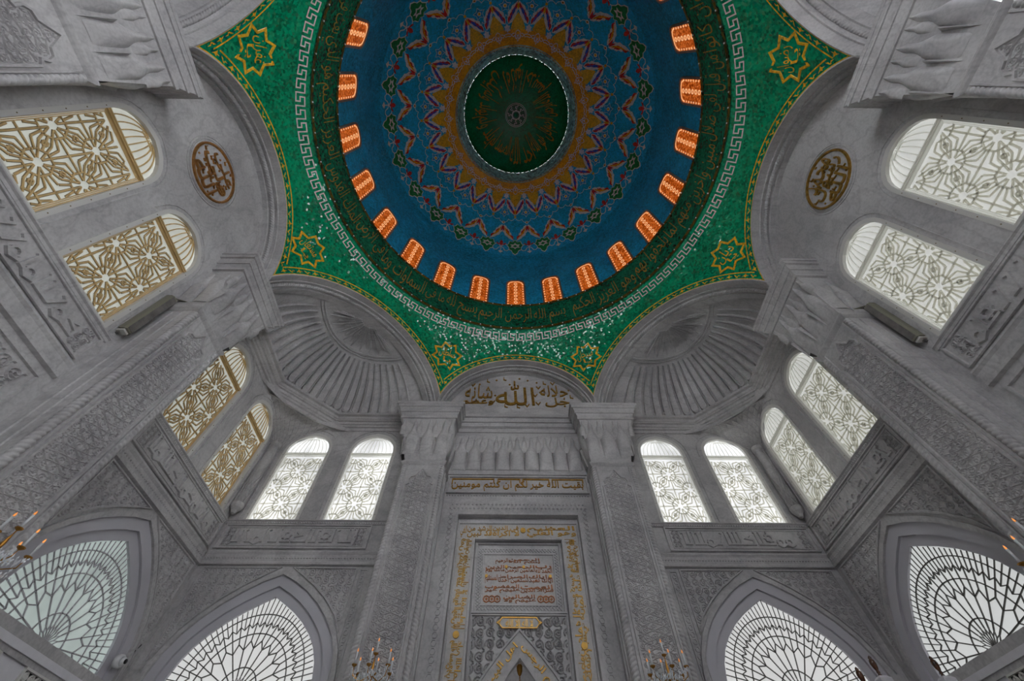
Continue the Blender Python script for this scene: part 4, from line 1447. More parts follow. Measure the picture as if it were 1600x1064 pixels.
def make_pilaster(sg):
    t = thing('pilaster', '', 'pilaster')
    mb = MB(); mb.box(-0.455, 0.455, -0.585, 0.05, 0.0, 7.62); mb.build('shaft', 'marble', t)
    pts = [(0.30, 2.5), (0.30, 7.02), (0.235, 7.06), (0.255, 7.15), (0.215, 7.23), (0.13, 7.25), (0.075, 7.34), (0, 7.46)]
    poly = pts + [(-x, z) for x, z in pts[::-1][1:]]
    face = lambda u, v, h: (u, -0.585 - h, v)
    mb = MB(); mb.strap(poly, 0.035, 0.030, face, 0.0, True, 0.3); fr = mb.build('panel_frame', 'marble', t)
    mb = MB(); relief(mb, scale_in(poly, 0.025), 0.120, face, 0.019, 0.013, 0.0, 3, (-0.30, 2.5, 0.30, 7.46))
    for ln in clip_lines(weave((-0.30, 2.5, 0.30, 7.46), 0.24, 0.46), inside_poly(scale_in(poly, 0.025))): mb.ribbon(ln, 0.022, 0.016, face)
    mb.build('carved_scrollwork', 'marble', fr, kind='stuff')
    for s in (-1, 1):
        mb = MB()
        rope(mb, [(s * 0.425, -0.56, 2.4), (s * 0.425, -0.56, 7.5)], [(s * 0.75, -0.7, 0)] * 2, 0.060, 0.062, 6, s)
        mb.build('rope_moulding', 'marble', t, True)
        mb = MB(); mb.strap([(s * 0.355, 2.4), (s * 0.355, 7.52)], 0.03, 0.022, face); mb.build('fillet', 'marble', t)
        mb = MB()
        sidef = lambda u, v, h, s=s: (s * (0.455 + h), -u, v)
        mb.strap([(0.36, 2.4), (0.36, 7.5)], 0.03, 0.02, sidef); mb.strap([(0.20, 2.4), (0.20, 7.5)], 0.03, 0.02, sidef)
        mb.build('side_fillet', 'marble', t, kind='stuff')
    mb = MB()
    mb.loft([rect_ring(-0.455 - o, 0.455 + o, 0.585 + o, z) for o, z in ((0.0, 7.54), (0.03, 7.57), (0.05, 7.60), (0.05, 7.63), (0.02, 7.66), (0.0, 7.69))], False)
    mb.build('collar', 'marble', t)
    # flaring capital: x from inner (towards the middle of the wall) to outer (towards the corner)
    def lim(z):
        f = (z - 7.66) / (9.02 - 7.66)
        a, b = -0.45 - 0.10 * f, 0.45 + 0.33 * f
        return (a, b) if sg > 0 else (-b, -a)
    mb = MB()
    mb.loft([rect_ring(*lim(z), 0.575 + 0.02 * (z - 7.66), z) for z in (7.66, 8.1, 8.6, 9.02)], False)
    mb.build('capital_core', 'marble', t)
    for i in range(3):
        z = 7.86
        a, b = lim(8.3)
        c = a + (b - a) * (0.17 + 0.33 * i)
        inst('muqarnas_cell', CELL, t, (c, -0.572, z))
        inst('muqarnas_spur', SPUR, t, (c - 0.163, -0.572, z + 0.02))
    for i in range(4):
        a, b = lim(8.8)
        inst('muqarnas_leaf', LEAF, t, (a + (b - a) * (0.03 + 0.31 * i), -0.585, 8.46))
    for s in (-1, 1):
        x = (lim(8.3)[0] - 0.0) if s < 0 else lim(8.3)[1]
        for i in range(2):
            inst('muqarnas_cell', CELL, t, (x - s * 0.03, -0.42 + 0.30 * i, 7.86), s * pi / 2)
            inst('muqarnas_spur', SPUR, t, (x - s * 0.03, -0.27 + 0.30 * i, 7.88), s * pi / 2)
    mb = MB()
    ab = [(-0.03, -0.03, -0.02, 8.98), (0.02, 0.03, 0.03, 8.99), (0.02, 0.03, 0.03, 9.06), (-0.005, 0.0, 0.01, 9.065), (0.05, 0.06, 0.05, 9.17), (0.075, 0.085, 0.07, 9.175), (0.075, 0.085, 0.07, 9.21), (0.06, 0.07, 0.06, 9.215),
          (0.10, 0.12, 0.085, 9.33), (0.14, 0.16, 0.105, 9.335), (0.14, 0.16, 0.105, 9.37), (0.12, 0.14, 0.09, 9.375), (0.15, 0.17, 0.11, 9.42), (0.17, 0.20, 0.12, 9.425), (0.17, 0.20, 0.12, 9.50), (0.0, 0.0, 0.0, 9.52)]
    rings = []
    for i, o, y, z in ab:
        a, b = -0.57 - i, 0.80 + o
        if sg < 0: a, b = -b, -a
        rings.append(rect_ring(a, b, 0.60 + y, z))
    mb.loft(rings, False)
    mb.add(rings[-1], [(0, 1, 2, 3)])
    mb.build('abacus', 'marble', t)
    return t
def scale_in(poly, d):
    cx = sum(p[0] for p in poly) / len(poly)
    return [(x - d * (1 if x > cx else -1 if x < cx else 0), y - d * 0.8) for x, y in poly]
PP = {1: make_pilaster(1), -1: make_pilaster(-1)}
PUSED = set()
for side, u, sg, lab in (('front', -2.1, -1, 'carved marble pilaster flanking the mihrab on the gold-lattice side'), ('front', 2.1, 1, 'carved marble pilaster flanking the mihrab on the pale-window side'),
                         ('left', 2.1, 1, 'carved marble pilaster between gold windows and the corner bay'), ('left', -2.1, -1, 'marble pilaster at the upper corner above the cut-off gold window'),
                         ('right', -2.1, -1, 'carved marble pilaster between pale windows and the corner bay'), ('right', 2.1, 1, 'marble pilaster at the upper corner above the cut-off pale window')):
    p = PP[sg] if sg not in PUSED else copy_tree(PP[sg])
    PUSED.add(sg)
    p.location, a = on_wall(side, u, 0.0)
    p.rotation_euler = (0, 0, a)
    p['label'] = lab
    p['group'] = 'carved pilasters with stalactite capitals'

# ---- cornice and stalactite frieze above the mihrab
tr = thing('trim_%d' % (tn + 1), 'stalactite frieze and stepped cornice above the mihrab', 'frieze', (0, WY, 0), 0, kind='structure')
mb = MB()
mb.loft([[(x, -o, z) for o, z in ((0.0, 8.98), (0.13, 8.99), (0.13, 9.07), (0.10, 9.075), (0.10, 9.14), (0.16, 9.17), (0.16, 9.21), (0.14, 9.215), (0.17, 9.28), (0.21, 9.285), (0.21, 9.32), (0.19, 9.325), (0.23, 9.40), (0.28, 9.41), (0.28, 9.50), (0.0, 9.52))] for x in (-1.62, 1.62)], False)
mb.build('cornice', 'marble', tr)
mb = MB()
mb.loft([[(x, -o, z) for o, z in ((0.0, 7.74), (0.03, 7.75), (0.035, 7.79), (0.01, 7.81), (0.04, 8.3), (0.10, 9.0))] for x in (-1.62, 1.62)], False)
mb.build('frieze_ground', 'marble', tr)
for i in range(9):
    x = -1.40 + 0.35 * i
    inst('muqarnas_cell', CELL, tr, (x, -0.02, 7.88), 0, (1.12, 1.1, 0.95))
    inst('muqarnas_spur', SPUR, tr, (x - 0.175, -0.015, 7.92))
    if i < 8:
        inst('muqarnas_leaf', LEAF, tr, (x + 0.175, -0.05, 8.44))

# ---- gilded calligraphy in the tympanum
tc = thing('tympanum_calligraphy', 'gilded raised calligraphy on the tympanum above the mihrab', 'inscription', (0, WY, 9.9))
def tmp_(u, v, h): return (u, -h, v - 9.9)
for s_, b in (('\uFDF2', (-0.60, 10.14, 0.52, 11.20)), ('شانه', (-1.50, 10.42, -0.70, 10.98)), ('وعظم', (-1.56, 10.08, -0.66, 10.42)), ('جلاله', (0.70, 10.40, 1.50, 11.0)), ('جل', (0.82, 10.08, 1.52, 10.46))):
    mb = MB(); put_text(mb, s_, b, tmp_, 0.0, 0.04, 0.0); mb.build('lettering', 'gold', tc)
mb = MB()
rnd = random.Random(5)
for x, z in ((-1.1, 11.05), (-0.85, 11.2), (-0.6, 11.25), (-0.35, 11.3), (-0.2, 11.05), (0.1, 11.33), (0.35, 11.25), (0.62, 11.15), (0.66, 10.9), (0.85, 11.12), (1.1, 11.1), (-0.62, 10.55), (-0.68, 10.25), (0.55, 10.55), (0.62, 10.2), (-0.3, 10.1), (0.05, 10.08), (0.3, 10.12), (1.6, 10.5), (1.55, 10.8), (-1.3, 11.0), (0.7, 10.7)):
    k = rnd.choice('vnd')
    if k == 'v': mb.strap([(x - 0.06, z + 0.07), (x, z - 0.03), (x + 0.06, z + 0.08)], 0.030, 0.03, tmp_)
    elif k == 'n': mb.strap([(x - 0.03, z + 0.09), (x - 0.03, z - 0.02), (x + 0.05, z - 0.05)], 0.030, 0.03, tmp_)
    else: mb.plate([(x - 0.03, z), (x, z - 0.03), (x + 0.03, z), (x, z + 0.03)], tmp_, 0, 0.03)
mb.build('vowel_marks', 'gold', tc, kind='stuff')

# ---- gilded roundels
for side, u, mat, tx, lab in (('left', -0.06, 'copper', ('علي', 'ولي'), 'coppery gilt calligraphy roundel above the gold-latticed windows'), ('right', 0.08, 'gold', ('محمد', 'رسول'), 'dark gilt calligraphy roundel above the pale backlit windows')):
    loc, a = on_wall(side, u, 10.05)
    t = thing('calligraphy_roundel', lab, 'roundel', loc, a, 'gilt roundels')
    circ = lambda r, n=40: [(r * cos(2 * pi * i / n), r * sin(2 * pi * i / n)) for i in range(n)]
    mb = MB(); mb.plate(circ(0.60), WP, 0.0, 0.012); mb.build('disc', 'marble', t)
    mb = MB(); mb.strap(circ(0.545), 0.055, 0.045, WP, 0.0, True, 0.4); mb.build('gilt_ring', mat, t)
    for r in (0.62, 0.67):
        mb = MB(); mb.strap(circ(r), 0.014, 0.014, WP, 0.0, True); mb.build('marble_ring', 'marble', t)
    mb = MB()
    put_text(mb, tx[0], (-0.34, 0.10, 0.36, 0.44), WP, 0.012, 0.045, 0.0)
    put_text(mb, tx[1], (-0.42, -0.16, 0.44, 0.20), WP, 0.012, 0.050, 0.0)
    put_text(mb, '\uFDF2', (-0.32, -0.46, 0.32, -0.02), WP, 0.012, 0.055, 0.0)
    mb.build('lettering', mat, t)
    mb = MB()
    rnd = random.Random(8)
    for i in range(26):
        r = rnd.uniform(0.12, 0.48); g = rnd.uniform(0, 2 * pi)
        x, z = r * cos(g), r * sin(g)
        if rnd.random() < 0.5: mb.strap([(x - 0.025, z + 0.04), (x - 0.03, z - 0.01), (x + 0.035, z - 0.03)], 0.022, 0.03, WP, 0.012)
        else: mb.plate([(x - 0.02, z), (x, z - 0.02), (x + 0.02, z), (x, z + 0.02)], WP, 0.012, 0.035)
    mb.build('vowel_marks', mat, t, kind='stuff')

# ================================================================== MIHRAB
mi = thing('mihrab', 'marble mihrab with gilded inscription frame and scripture panel', 'mihrab', (0, WY, 0))
vs, fs = shape2d([[(-1.40, 0), (1.40, 0), (1.40, 6.82), (-1.40, 6.82)], [(-0.88, 0.01), (0.88, 0.01), (0.88, 6.22), (-0.88, 6.22)]], 0.10)
mb = MB(); mb.add([(x, y + 0.09, z) for x, y, z in vs], fs); mb.build('outer_recess', 'marble', mi)
arch_in = mih_arch(0.60, 3.15, 4.22, 0.02)
vs, fs = shape2d([[(-1.0, 0), (1.0, 0), (1.0, 6.4), (-1.0, 6.4)], arch_in], 0.10)
mb = MB(); mb.add([(x, y + 0.20, z) for x, y, z in vs], fs); mb.build('inner_panel', 'marble', mi)
m0 = lambda u, v, h: (u, -h, v)
m1 = lambda u, v, h: (u, 0.09 - h, v)
m2 = lambda u, v, h: (u, 0.20 - h, v)
mb = MB(); mb.strap([(-1.30, 0.0), (-1.30, 6.73), (1.30, 6.73), (1.30, 0.0)], 0.07, 0.05, m0); mb.build('outer_frame', 'marble', mi)
mb = MB(); mb.strap([(-1.245, 0.0), (-1.245, 6.58), (1.245, 6.58), (1.245, 0.0)], 0.035, 0.03, m1); mb.build('fillet', 'marble', mi)
mb = MB(); mb.strap([(-0.905, 0.0), (-0.905, 6.235), (0.905, 6.235), (0.905, 0.0)], 0.05, 0.035, m1); mb.build('inner_frame', 'marble', mi)
# running inscription: up one side, along the top, down the other
mb = MB()
put_stacked(mb, 'وهو العلي العظيم', (0.16, 6.27, 1.20, 6.53), m1, 0.0, 0.012)
put_stacked(mb, 'لا اكراه في الدين قد تبين الرشد من الغي', (-1.20, 6.27, 0.02, 6.53), m1, 0.0, 0.012)
up = lambda u, v, h: (1.20 - v, 0.09 - h, u)        # text climbing the far upright
dn = lambda u, v, h: (-1.20 + v, 0.09 - h, -u)
for s_, a, b in (('يعلم ما بين ايديهم وما خلفهم ولا يحيطون', 3.0, 4.35), ('بشيء من علمه الا بما شاء وسع كرسيه', 4.40, 5.55), ('السماوات والارض ولا يؤوده حفظهما', 5.58, 6.24)):
    def upr(u, v, h): return (0.935 + v, 0.09 - h, u)
    def mpu(u, v, h, a=a, b=b): return (1.195 - v, 0.09 - h, a + b - u)
    put_stacked(mb, s_, (a, 0.0, b, 0.25), mpu, 0.0, 0.012)
for s_, a, b in (('فمن يكفر بالطاغوت ويؤمن بالله فقد استمسك', 5.30, 6.24), ('بالعروة الوثقى لا انفصام لها', 4.62, 5.26), ('والله سميع عليم الله ولي الذين امنوا', 3.75, 4.45), ('يخرجهم من الظلمات الى النور', 3.0, 3.70)):
    def mpd(u, v, h): return (-1.195 + v, 0.09 - h, u)
    put_stacked(mb, s_, (a, 0.0, b, 0.25), mpd, 0.0, 0.012)
mb.build('gilded_inscription', 'gold', mi)
for x, z in ((0.10, 6.42), (-1.08, 4.53), (1.08, 4.375)):
    mb = MB(); mb.plate([(x + 0.055 * cos(a * pi / 8), z + 0.055 * sin(a * pi / 8)) for a in range(16)], m1, 0.0, 0.03); mb.build('verse_boss', 'gold', mi)
# scripture panel
mb = MB(); frame_rect(mb, -0.84, 4.92, 0.84, 6.19, 0.05, 0.04, m2); pf = mb.build('panel_frame', 'marble', mi)
mb = MB()
for (a, b, c, d) in ((-0.78, 6.06, 0.78, 6.06), (-0.78, 4.99, 0.78, 4.99)):
    n = 26
    mb.strap([(a + (c - a) * i / n, b + (0.035 if i % 2 else -0.035)) for i in range(n + 1)], 0.018, 0.018, m2)
    mb.strap([(a + (c - a) * i / n, b + (-0.035 if i % 2 else 0.035)) for i in range(n + 1)], 0.014, 0.014, m2)
for x in (-0.76, 0.76):
    n = 18
    mb.strap([(x + (0.035 if i % 2 else -0.035), 5.02 + 1.02 * i / n) for i in range(n + 1)], 0.018, 0.018, m2)
    mb.strap([(x + (-0.035 if i % 2 else 0.035), 5.02 + 1.02 * i / n) for i in range(n + 1)], 0.014, 0.014, m2)
mb.build('zigzag_border', 'marble', pf, kind='stuff')
mb = MB(); frame_rect(mb, -0.70, 5.04, 0.70, 5.98, 0.03, 0.025, m2); mb.build('panel_fillet', 'marble', pf)
ROWS = [('بسم الله الرحمن الرحيم', -0.46, 0.43, 5.79, 5.90), ('الحمد لله رب العالمين الرحمن الرحيم مالك يوم الدين', -0.65, 0.65, 5.62, 5.765), ('اياك نعبد واياك نستعين اهدنا الصراط المستقيم', -0.65, 0.65, 5.43, 5.585),
        ('صراط الذين انعمت عليهم غير المغضوب', -0.65, 0.65, 5.255, 5.405), ('عليهم ولا الضالين', -0.30, 0.31, 5.075, 5.225)]
for s_, a, b, c, d in ROWS:
    mb = MB(); put_stacked(mb, s_, (a, c, b, d), m2, 0.0, 0.012, 3); mb.build('scripture_line', 'redgold', mi, kind='stuff')
for sx in (-1, 1):
    mb = MB()
    for k in range(3):
        c = (sx * (0.40 + 0.10 * k), 5.15)
        mb.strap([(c[0] + 0.055 * cos(a * pi / 4), c[1] + 0.055 * sin(a * pi / 4)) for a in range(8)], 0.022, 0.012, m2, 0.0, True)
        mb.plate([(c[0] - 0.025, c[1]), (c[0], c[1] - 0.03), (c[0] + 0.025, c[1]), (c[0], c[1] + 0.03)], m2, 0, 0.012)
    mb.build('knot_ornament', 'redgold', mi, kind='stuff')
for x, z in ((-0.24, 5.73), (0.10, 5.73), (-0.62, 5.555), (0.61, 5.555)):
    mb = MB(); mb.plate([(x + 0.03 * cos(a * pi / 6), z + 0.03 * sin(a * pi / 6)) for a in range(12)], m2, 0.0, 0.02); mb.build('verse_boss', 'gold', mi)
# spandrel carving, cartouche and lettered arch
mb = MB()
sp = [(-0.82, 3.3), (-0.82, 4.86), (0.82, 4.86), (0.82, 3.3)] + mih_arch(0.92, 3.0, 4.66)
relief(mb, sp, 0.17, m2, 0.032, 0.034, 0.0, 31)
mb.build('carved_scrollwork', 'marble', mi, kind='stuff')
mb = MB(); frame_rect(mb, -0.85, 3.0, 0.85, 4.88, 0.03, 0.03, m2); mb.build('spandrel_frame', 'marble', mi)
mb = MB()
cr = [(-0.30, 4.67), (0.30, 4.67), (0.33, 4.71), (0.36, 4.75), (0.33, 4.79), (0.30, 4.83), (-0.30, 4.83), (-0.33, 4.79), (-0.36, 4.75), (-0.33, 4.71)]
mb.plate(cr, m2, 0.0, 0.035); car = mb.build('cartouche', 'marble', mi)
mb = MB(); mb.strap(cr, 0.020, 0.02, m2, 0.03, True); put_text(mb, 'لا اله الا الله', (-0.24, 4.69, 0.24, 4.81), m2, 0.035, 0.045)
for s2 in (-1, 1):
    mb.plate([(s2 * 0.355, 4.72), (s2 * 0.405, 4.75), (s2 * 0.355, 4.78), (s2 * 0.335, 4.75)], m2, 0.03, 0.05)
mb.build('gilt_lettering', 'gold', car)
oa = mih_arch(0.92, 3.0, 4.64); ia = mih_arch(0.58, 3.05, 4.25)
vs, fs = shape2d([oa + [(-0.92, 2.6), (0.92, 2.6)], ia + [(-0.58, 2.61), (0.58, 2.61)]], 0.05)
mb = MB(); mb.add([(x, y + 0.16, z) for x, y, z in vs], fs); ar = mb.build('lettered_arch', 'marble', mi)
for cv in (oa, ia):
    mb = MB(); mb.strap(cv, 0.04, 0.03, lambda u, v, h: (u, 0.16 - h, v)); mb.build('arch_fillet', 'marble', ar)
mid = [((a[0] + b[0]) / 2, (a[1] + b[1]) / 2) for a, b in zip(oa, ia)]
def along(poly):
    cum = [0]
    for p, q in zip(poly, poly[1:]): cum.append(cum[-1] + hypot(q[0] - p[0], q[1] - p[1]))
    def f(s, d, h):
        k = 0
        while k < len(poly) - 2 and cum[k + 1] < s: k += 1
        p, q = poly[k], poly[k + 1]
        l = cum[k + 1] - cum[k]
        tx, ty = (q[0] - p[0]) / l, (q[1] - p[1]) / l
        s0 = s - cum[k]
        return (p[0] + tx * s0 - ty * d, 0.16 - h, p[1] + ty * s0 + tx * d)
    return f, cum[-1]
half = len(mid) // 2
rightc = mid[:half + 1][::-1]                       # apex down to the far springing
leftc = mid[half:][::-1]                            # near springing up to the apex
mb = MB()
f, Lr = along(rightc)
put_text(mb, 'ليذهب عنكم الرجس', (0.06, -0.075, Lr * 0.92, 0.085), f, 0.0, 0.02)
f, Ll = along(leftc)
put_text(mb, 'اهل البيت ويطهركم', (Ll * 0.08, -0.075, Ll - 0.06, 0.085), f, 0.0, 0.02)
mb.build('gilt_lettering', 'gold', ar)
mb = MB()                                           # hollow of the niche
def nich(a, b):
    g = pi * a
    z = 0.02 + 4.3 * b
    k = sqrt(max(0.02, 1 - max(0, (z - 3.05) / 1.30) ** 1.6)) if z > 3.05 else 1.0
    return (0.66 * k * cos(g), 0.28 + 0.62 * k * sin(g), z)
mb.grid(nich, 16, 20)
mb.build('niche_hollow', 'marble', mi, True)
# patterned margin and kufic band over the frame
mb = MB()
bead_row(mb, -1.5, 1.5, 6.88, 0.085, m0, 0.0, 0.42); bead_row(mb, -1.46, 1.46, 6.97, 0.085, m0, 0.0, 0.35)
for i in range(34):
    z = 3.0 + 0.115 * i
    for x in (-1.43, 1.43):
        mb.strap([(x + 0.045 * cos(a * pi / 3), z + 0.05 * sin(a * pi / 3)) for a in range(6)], 0.014, 0.014, m0, 0.0, True)
for i in range(26):
    x = -1.25 + 0.1 * i
    mb.strap([(x - 0.04, 6.80), (x, 7.04), (x + 0.04, 6.80)], 0.014, 0.014, m0)
mb.build('patterned_margin', 'marble', mi, kind='stuff')

kb = thing('kufic_panel', 'long marble panel of gilded square kufic script below the frieze', 'inscription', (0, WY, 7.22))
kp = lambda u, v, h: (u, -h, v - 7.22)
mb = MB(); mb.plate([(-1.60, 7.24), (1.60, 7.24), (1.60, 7.68), (-1.60, 7.68)], kp, 0.0, 0.02); mb.build('slab', 'marble', kb)
mb = MB(); frame_rect(mb, -1.59, 7.25, 1.59, 7.67, 0.04, 0.04, kp, 0.02); mb.build('slab_frame', 'marble', kb)
mb = MB(); bead_row(mb, -1.6, 1.6, 7.195, 0.06, kp, 0.0, 0.45); mb.build('bead_course', 'marble', kb, kind='stuff')
mb = MB()
put_text(mb, 'بقيت الله خير لكم ان كنتم مومنين', (-1.50, 7.30, 1.50, 7.57), kp, 0.02, 0.045, 0.006)
for a, b in ((-1.50, -0.55), (-0.45, 0.05), (0.12, 0.72), (0.80, 1.50)):
    mb.strap([(a, 7.45), (a, 7.61), (b, 7.61), (b, 7.50)], 0.030, 0.025, kp, 0.02)
mb.build('gilt_lettering', 'gold', kb)

# ================================================================== DRUM WINDOWS
def make_drum_window():
    t = thing('window_0', 'small arched drum window glowing orange through a pierced screen', 'window', kind='structure', group='orange windows round the drum')
    def outl(w, zt):
        return [(-w, 0.0), (w, 0.0), (w, zt - 0.30), (w * 0.94, zt - 0.16), (w * 0.76, zt - 0.06), (w * 0.42, zt - 0.01), (0, zt), (-w * 0.42, zt - 0.01), (-w * 0.76, zt - 0.06), (-w * 0.94, zt - 0.16), (-w, zt - 0.30)]
    mb = MB(); mb.flat(outl(0.335, 2.38), WP, 0.035); mb.build('screen', 'glow_orange', t)
    mb = MB(); mb.strap(outl(0.355, 2.41), 0.07, 0.05, WP, 0.015, True, 0.3); mb.build('window_frame', 'drumframe', t)
    mb = MB()
    for i in range(7):
        z = 0.55 + 0.26 * i
        mb.strap([(0.055 * cos(a * pi / 4), z + 0.075 * sin(a * pi / 4)) for a in range(8)], 0.030, 0.012, WP, 0.036, True)
    for i in range(9):
        for x in (-0.285, 0.285):
            z = 0.45 + 0.20 * i
            mb.plate([(x - 0.03, z), (x, z - 0.045), (x + 0.03, z), (x, z + 0.045)], WP, 0.036, 0.046)
    pts = outl(0.285, 2.31)[2:]
    mb.strap(pts, 0.035, 0.010, WP, 0.036)
    mb.build('pierced_beads', 'glow_bead', t, kind='stuff')
    return t
dw0 = make_drum_window()
for k in range(24):
    w = dw0 if k == 0 else copy_tree(dw0)
    a = radians(15 * k)
    wn += 1
    w.name = 'window_%d' % wn
    w.location = (5.335 * cos(a), 5.335 * sin(a), 14.28)
    w.rotation_euler = (0, 0, a - pi / 2)

# ================================================================== LAMPS AND FITTINGS
def make_sconce():
    t = thing('crystal_sconce', '', 'chandelier')
    mb = MB(); mb.lathe([(0.0, 0.0), (0.015, 0.02), (0.025, 0.10), (0.036, 0.14), (0.025, 0.18), (0.014, 0.24), (0.02, 0.32), (0.009, 0.40), (0.0, 0.44)], 12, (0, -0.30, -0.05)); mb.build('stem', 'brass', t, True)
    mb = MB(); mb.tube([(0, 0.0, 0.05), (0, -0.15, 0.02), (0, -0.30, 0.08)], 0.016, 6); mb.lathe([(0.0, -0.06), (0.07, -0.03), (0.07, 0.14), (0.0, 0.17)], 10, (0, -0.01, 0.0)); mb.build('wall_bracket', 'brass', t)
    spots = [(0.0, -0.30, 0.62)]
    for k in range(6):
        g = pi / 6 + k * pi / 3
        spots.append((0.27 * cos(g), -0.30 + 0.22 * sin(g), 0.42 + 0.03 * (k % 2)))
    for x, y, z in spots:
        mb = MB(); mb.tube([(x * 0.1, -0.30 + (y + 0.30) * 0.1, 0.16), (x * 0.55, -0.30 + (y + 0.30) * 0.55, 0.08), (x * 0.95, -0.30 + (y + 0.30) * 0.95, 0.14), (x, y, z - 0.20)] if (x or y + 0.30) else [(0, -0.30, 0.3), (0, -0.30, z - 0.2)], 0.0065, 5)
        mb.lathe([(0.008, -0.03), (0.035, -0.012), (0.038, 0.0), (0.012, 0.004)], 8, (x, y, z - 0.19)); arm = mb.build('arm', 'brass', t)
        mb = MB(); mb.lathe([(0.014, 0.0), (0.013, 0.14)], 8, (x, y, z - 0.185)); cd = mb.build('candle', 'candle', t, True)
        mb = MB(); mb.lathe([(0.006, 0.0), (0.010, 0.012), (0.008, 0.03), (0.0, 0.05)], 8, (x, y, z - 0.045)); mb.build('bulb', 'flame', cd, True)
    mb = MB()
    rnd = random.Random(3)
    for i in range(340):
        k = rnd.randrange(7)
        x, y, z = spots[k]
        f = rnd.uniform(0.2, 1.05)
        c = Vector((x * f + rnd.uniform(-.03, .03), -0.30 + (y + 0.30) * f + rnd.uniform(-.03, .03), 0.13 + (z - 0.34) * max(0, f - 0.5) + rnd.uniform(-0.16, 0.06)))
        r = rnd.uniform(0.009, 0.017); l = r * rnd.uniform(1.0, 2.4)
        vs = [tuple(c + Vector(d)) for d in ((r, 0, 0), (-r, 0, 0), (0, r, 0), (0, -r, 0), (0, 0, l), (0, 0, -l))]
        mb.add(vs, [(0, 2, 4), (2, 1, 4), (1, 3, 4), (3, 0, 4), (2, 0, 5), (1, 2, 5), (3, 1, 5), (0, 3, 5)])
    mb.build('crystal_drops', 'crystal', t, kind='stuff')
    return t
sc0 = make_sconce()
for i, (side, u, lab) in enumerate((('front', -2.1, 'crystal sconce with candle bulbs on the mihrab pilaster toward the gold windows'), ('front', 2.06, 'crystal sconce with candle bulbs on the mihrab pilaster toward the pale windows'),
                                    ('left', 2.15, 'crystal sconce cut by the frame edge beside the greenish pointed window'), ('right', -2.15, 'crystal sconce at the frame edge on the pale-window side'))):
    s = sc0 if i == 0 else copy_tree(sc0)
    s.location, a = on_wall(side, u, 3.50, 0.585)
    s.rotation_euler = (0, 0, a)
    s['label'] = lab
    s['group'] = 'crystal candle sconces'

lp = thing('mihrab_lamp', 'small brass pendant lamp with crystals hanging in the mihrab niche', 'lamp', (0, WY + 0.34, 4.14))
mb = MB(); mb.lathe([(0.0, 0.06), (0.055, 0.055), (0.05, 0.03), (0.045, -0.03), (0.03, -0.07), (0.012, -0.09), (0.0, -0.10)], 14); mb.build('ceiling_cup', 'brass', lp, True)
mb = MB(); mb.tube([(0, 0, -0.08), (0, 0, -0.30)], 0.006, 5)
for i in range(5): mb.lathe([(0.0, -0.012), (0.012, 0), (0.0, 0.012)], 6, (0, 0, -0.11 - 0.04 * i))
mb.build('chain', 'brass', lp)
mb = MB()
rnd = random.Random(2)
for i in range(60):
    c = Vector((rnd.gauss(0, 0.05), rnd.gauss(0, 0.05), -0.36 + rnd.uniform(-0.08, 0.06)))
    r = 0.008; l = 0.016
    mb.add([tuple(c + Vector(d)) for d in ((r, 0, 0), (-r, 0, 0), (0, r, 0), (0, -r, 0), (0, 0, l), (0, 0, -l))], [(0, 2, 4), (2, 1, 4), (1, 3, 4), (3, 0, 4), (2, 0, 5), (1, 2, 5), (3, 1, 5), (0, 3, 5)])
mb.build('crystal_drops', 'crystal', lp, kind='stuff')

for side, u, lab in (('left', 1.52, 'long grey-olive floodlight bar on the wall beside the gold window'), ('right', -1.52, 'long olive floodlight bar on the wall beside the pale window')):
    loc, a = on_wall(side, u, 6.70)
    t = thing('floodlight_bar', lab, 'lamp', loc, a, 'linear floodlights')
    mb = MB(); sx = 1 if side == 'left' else -1
    pr = [(-0.075, 0.03), (-0.075, 0.11), (-0.05, 0.15), (0.05, 0.15), (0.075, 0.11), (0.075, 0.03)]
    mb.loft([[(x, -y, z) for x, y in pr] for z in (0.0, 1.04)], True, True); mb.build('housing', 'lampbody', t)
    mb = MB(); mb.plate([(-0.055, 0.03), (0.055, 0.03), (0.055, 1.01), (-0.055, 1.01)], WP, 0.15, 0.154); mb.build('glass', 'drumframe', t)
    for z in (-0.03, 1.04):
        mb = MB(); mb.box(-0.05, 0.05, -0.12, 0.0, z, z + 0.03); mb.build('end_cap', 'frame_white', t)
        mb = MB(); mb.box(-0.02, 0.02, -0.05, 0.02, z - 0.03, z + 0.06); mb.build('wall_clip', 'lead', t)
    mb = MB(); mb.tube([(0.0, -0.04, 1.06), (sx * 0.06, -0.04, 1.16), (sx * 0.16, -0.30, 1.16)], 0.012, 6); mb.build('cable', 'lampbody', t)

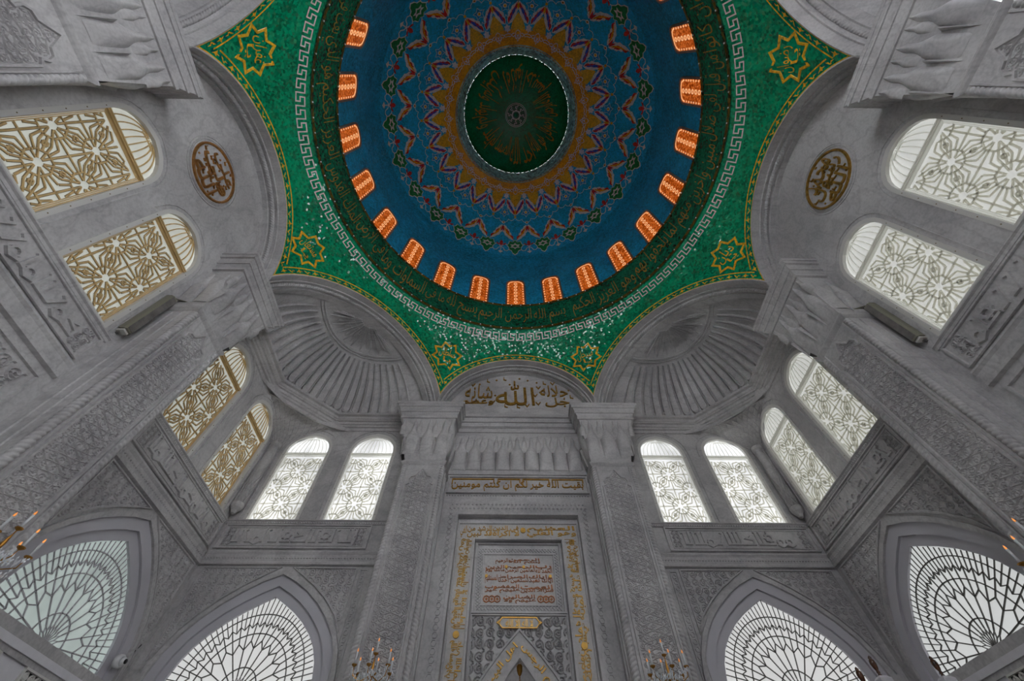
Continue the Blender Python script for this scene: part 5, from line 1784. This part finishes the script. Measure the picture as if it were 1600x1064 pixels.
loc, a = on_wall('left', 5.62, 3.95, 0.06)
t = thing('security_camera', 'small white dome camera mounted beside the greenish pointed window', 'camera', loc, a)
def ylathe(mb, prof, n=16):
    mb.loft([[(r * cos(2 * pi * i / n), -y, r * sin(2 * pi * i / n)) for i in range(n)] for r, y in prof], True, True)
mb = MB(); ylathe(mb, [(0.085, 0.0), (0.09, 0.03), (0.085, 0.06), (0.06, 0.075)]); mb.build('base', 'camwhite', t, True)
mb = MB(); ylathe(mb, [(0.06, 0.07), (0.055, 0.10), (0.035, 0.125), (0.0, 0.132)]); mb.build('dome_cover', 'camwhite', t, True)
mb = MB(); ylathe(mb, [(0.033, 0.118), (0.03, 0.137), (0.0, 0.142)]); mb.build('lens', 'black', t, True)
mb = MB(); mb.tube([(0.07, -0.01, -0.03), (0.14, 0.0, -0.02), (0.2, 0.02, 0.12), (0.34, 0.05, 0.34)], 0.008, 5); mb.build('cable', 'black', t)

mn = thing('minbar', 'dark wooden minbar top with turned finials before the corner windows', 'minbar', (4.9, 4.9, 0))
mb = MB(); mb.box(-0.46, 0.46, -0.30, 0.42, 0.0, 2.9); mb.build('body', 'wood', mn)
FIN = [(r_ * 0.72, z_ * 0.74) for r_, z_ in [(0.0, 0.30), (0.018, 0.285), (0.030, 0.265), (0.022, 0.25), (0.045, 0.225), (0.052, 0.18), (0.040, 0.12), (0.022, 0.08), (0.030, 0.06), (0.020, 0.04), (0.034, 0.01), (0.036, 0.0)]]
for x, y, z in ((-0.40, -0.40, 3.46), (0.40, -0.40, 3.46), (-0.74, -0.52, 3.30)):
    mb = MB(); mb.box(x - 0.05, x + 0.05, y - 0.05, y + 0.05, 0.0, z - 0.06); ps = mb.build('post', 'wood', mn)
    mb = MB(); mb.loft([[(x + a * s, y + b * s, zz) for a, b in ((-1, -1), (1, -1), (1, 1), (-1, 1))] for s, zz in ((0.05, z - 0.12), (0.075, z - 0.10), (0.075, z - 0.03), (0.045, z))], True, True); mb.build('post_cap', 'doorwhite', ps)
    mb = MB(); mb.lathe([(r, zz) for r, zz in FIN], 14, (x, y, z)); mb.build('finial', 'wood', ps, True)
for x in (-0.40, 0.40):
    mb = MB(); mb.add([(x - 0.03, -0.36, 3.32), (x + 0.09, -0.36, 3.32), (x + 0.09, 0.40, 3.18), (x - 0.03, 0.40, 3.18), (x - 0.03, -0.36, 3.25), (x + 0.09, -0.36, 3.25), (x + 0.09, 0.40, 3.11), (x - 0.03, 0.40, 3.11)],
                     [(0, 1, 2, 3), (4, 7, 6, 5), (0, 4, 5, 1), (1, 5, 6, 2), (2, 6, 7, 3), (3, 7, 4, 0)])
    mb.build('hand_rail', 'wood', mn)
    mb = MB(); mb.box(x + 0.10, x + 0.14, -0.38, 0.40, 2.85, 3.24); mb.build('side_board', 'doorwhite', mn)
for o in [x for x in D.objects if x.type == 'MESH' and not x.data.vertices]:
    D.objects.remove(o)
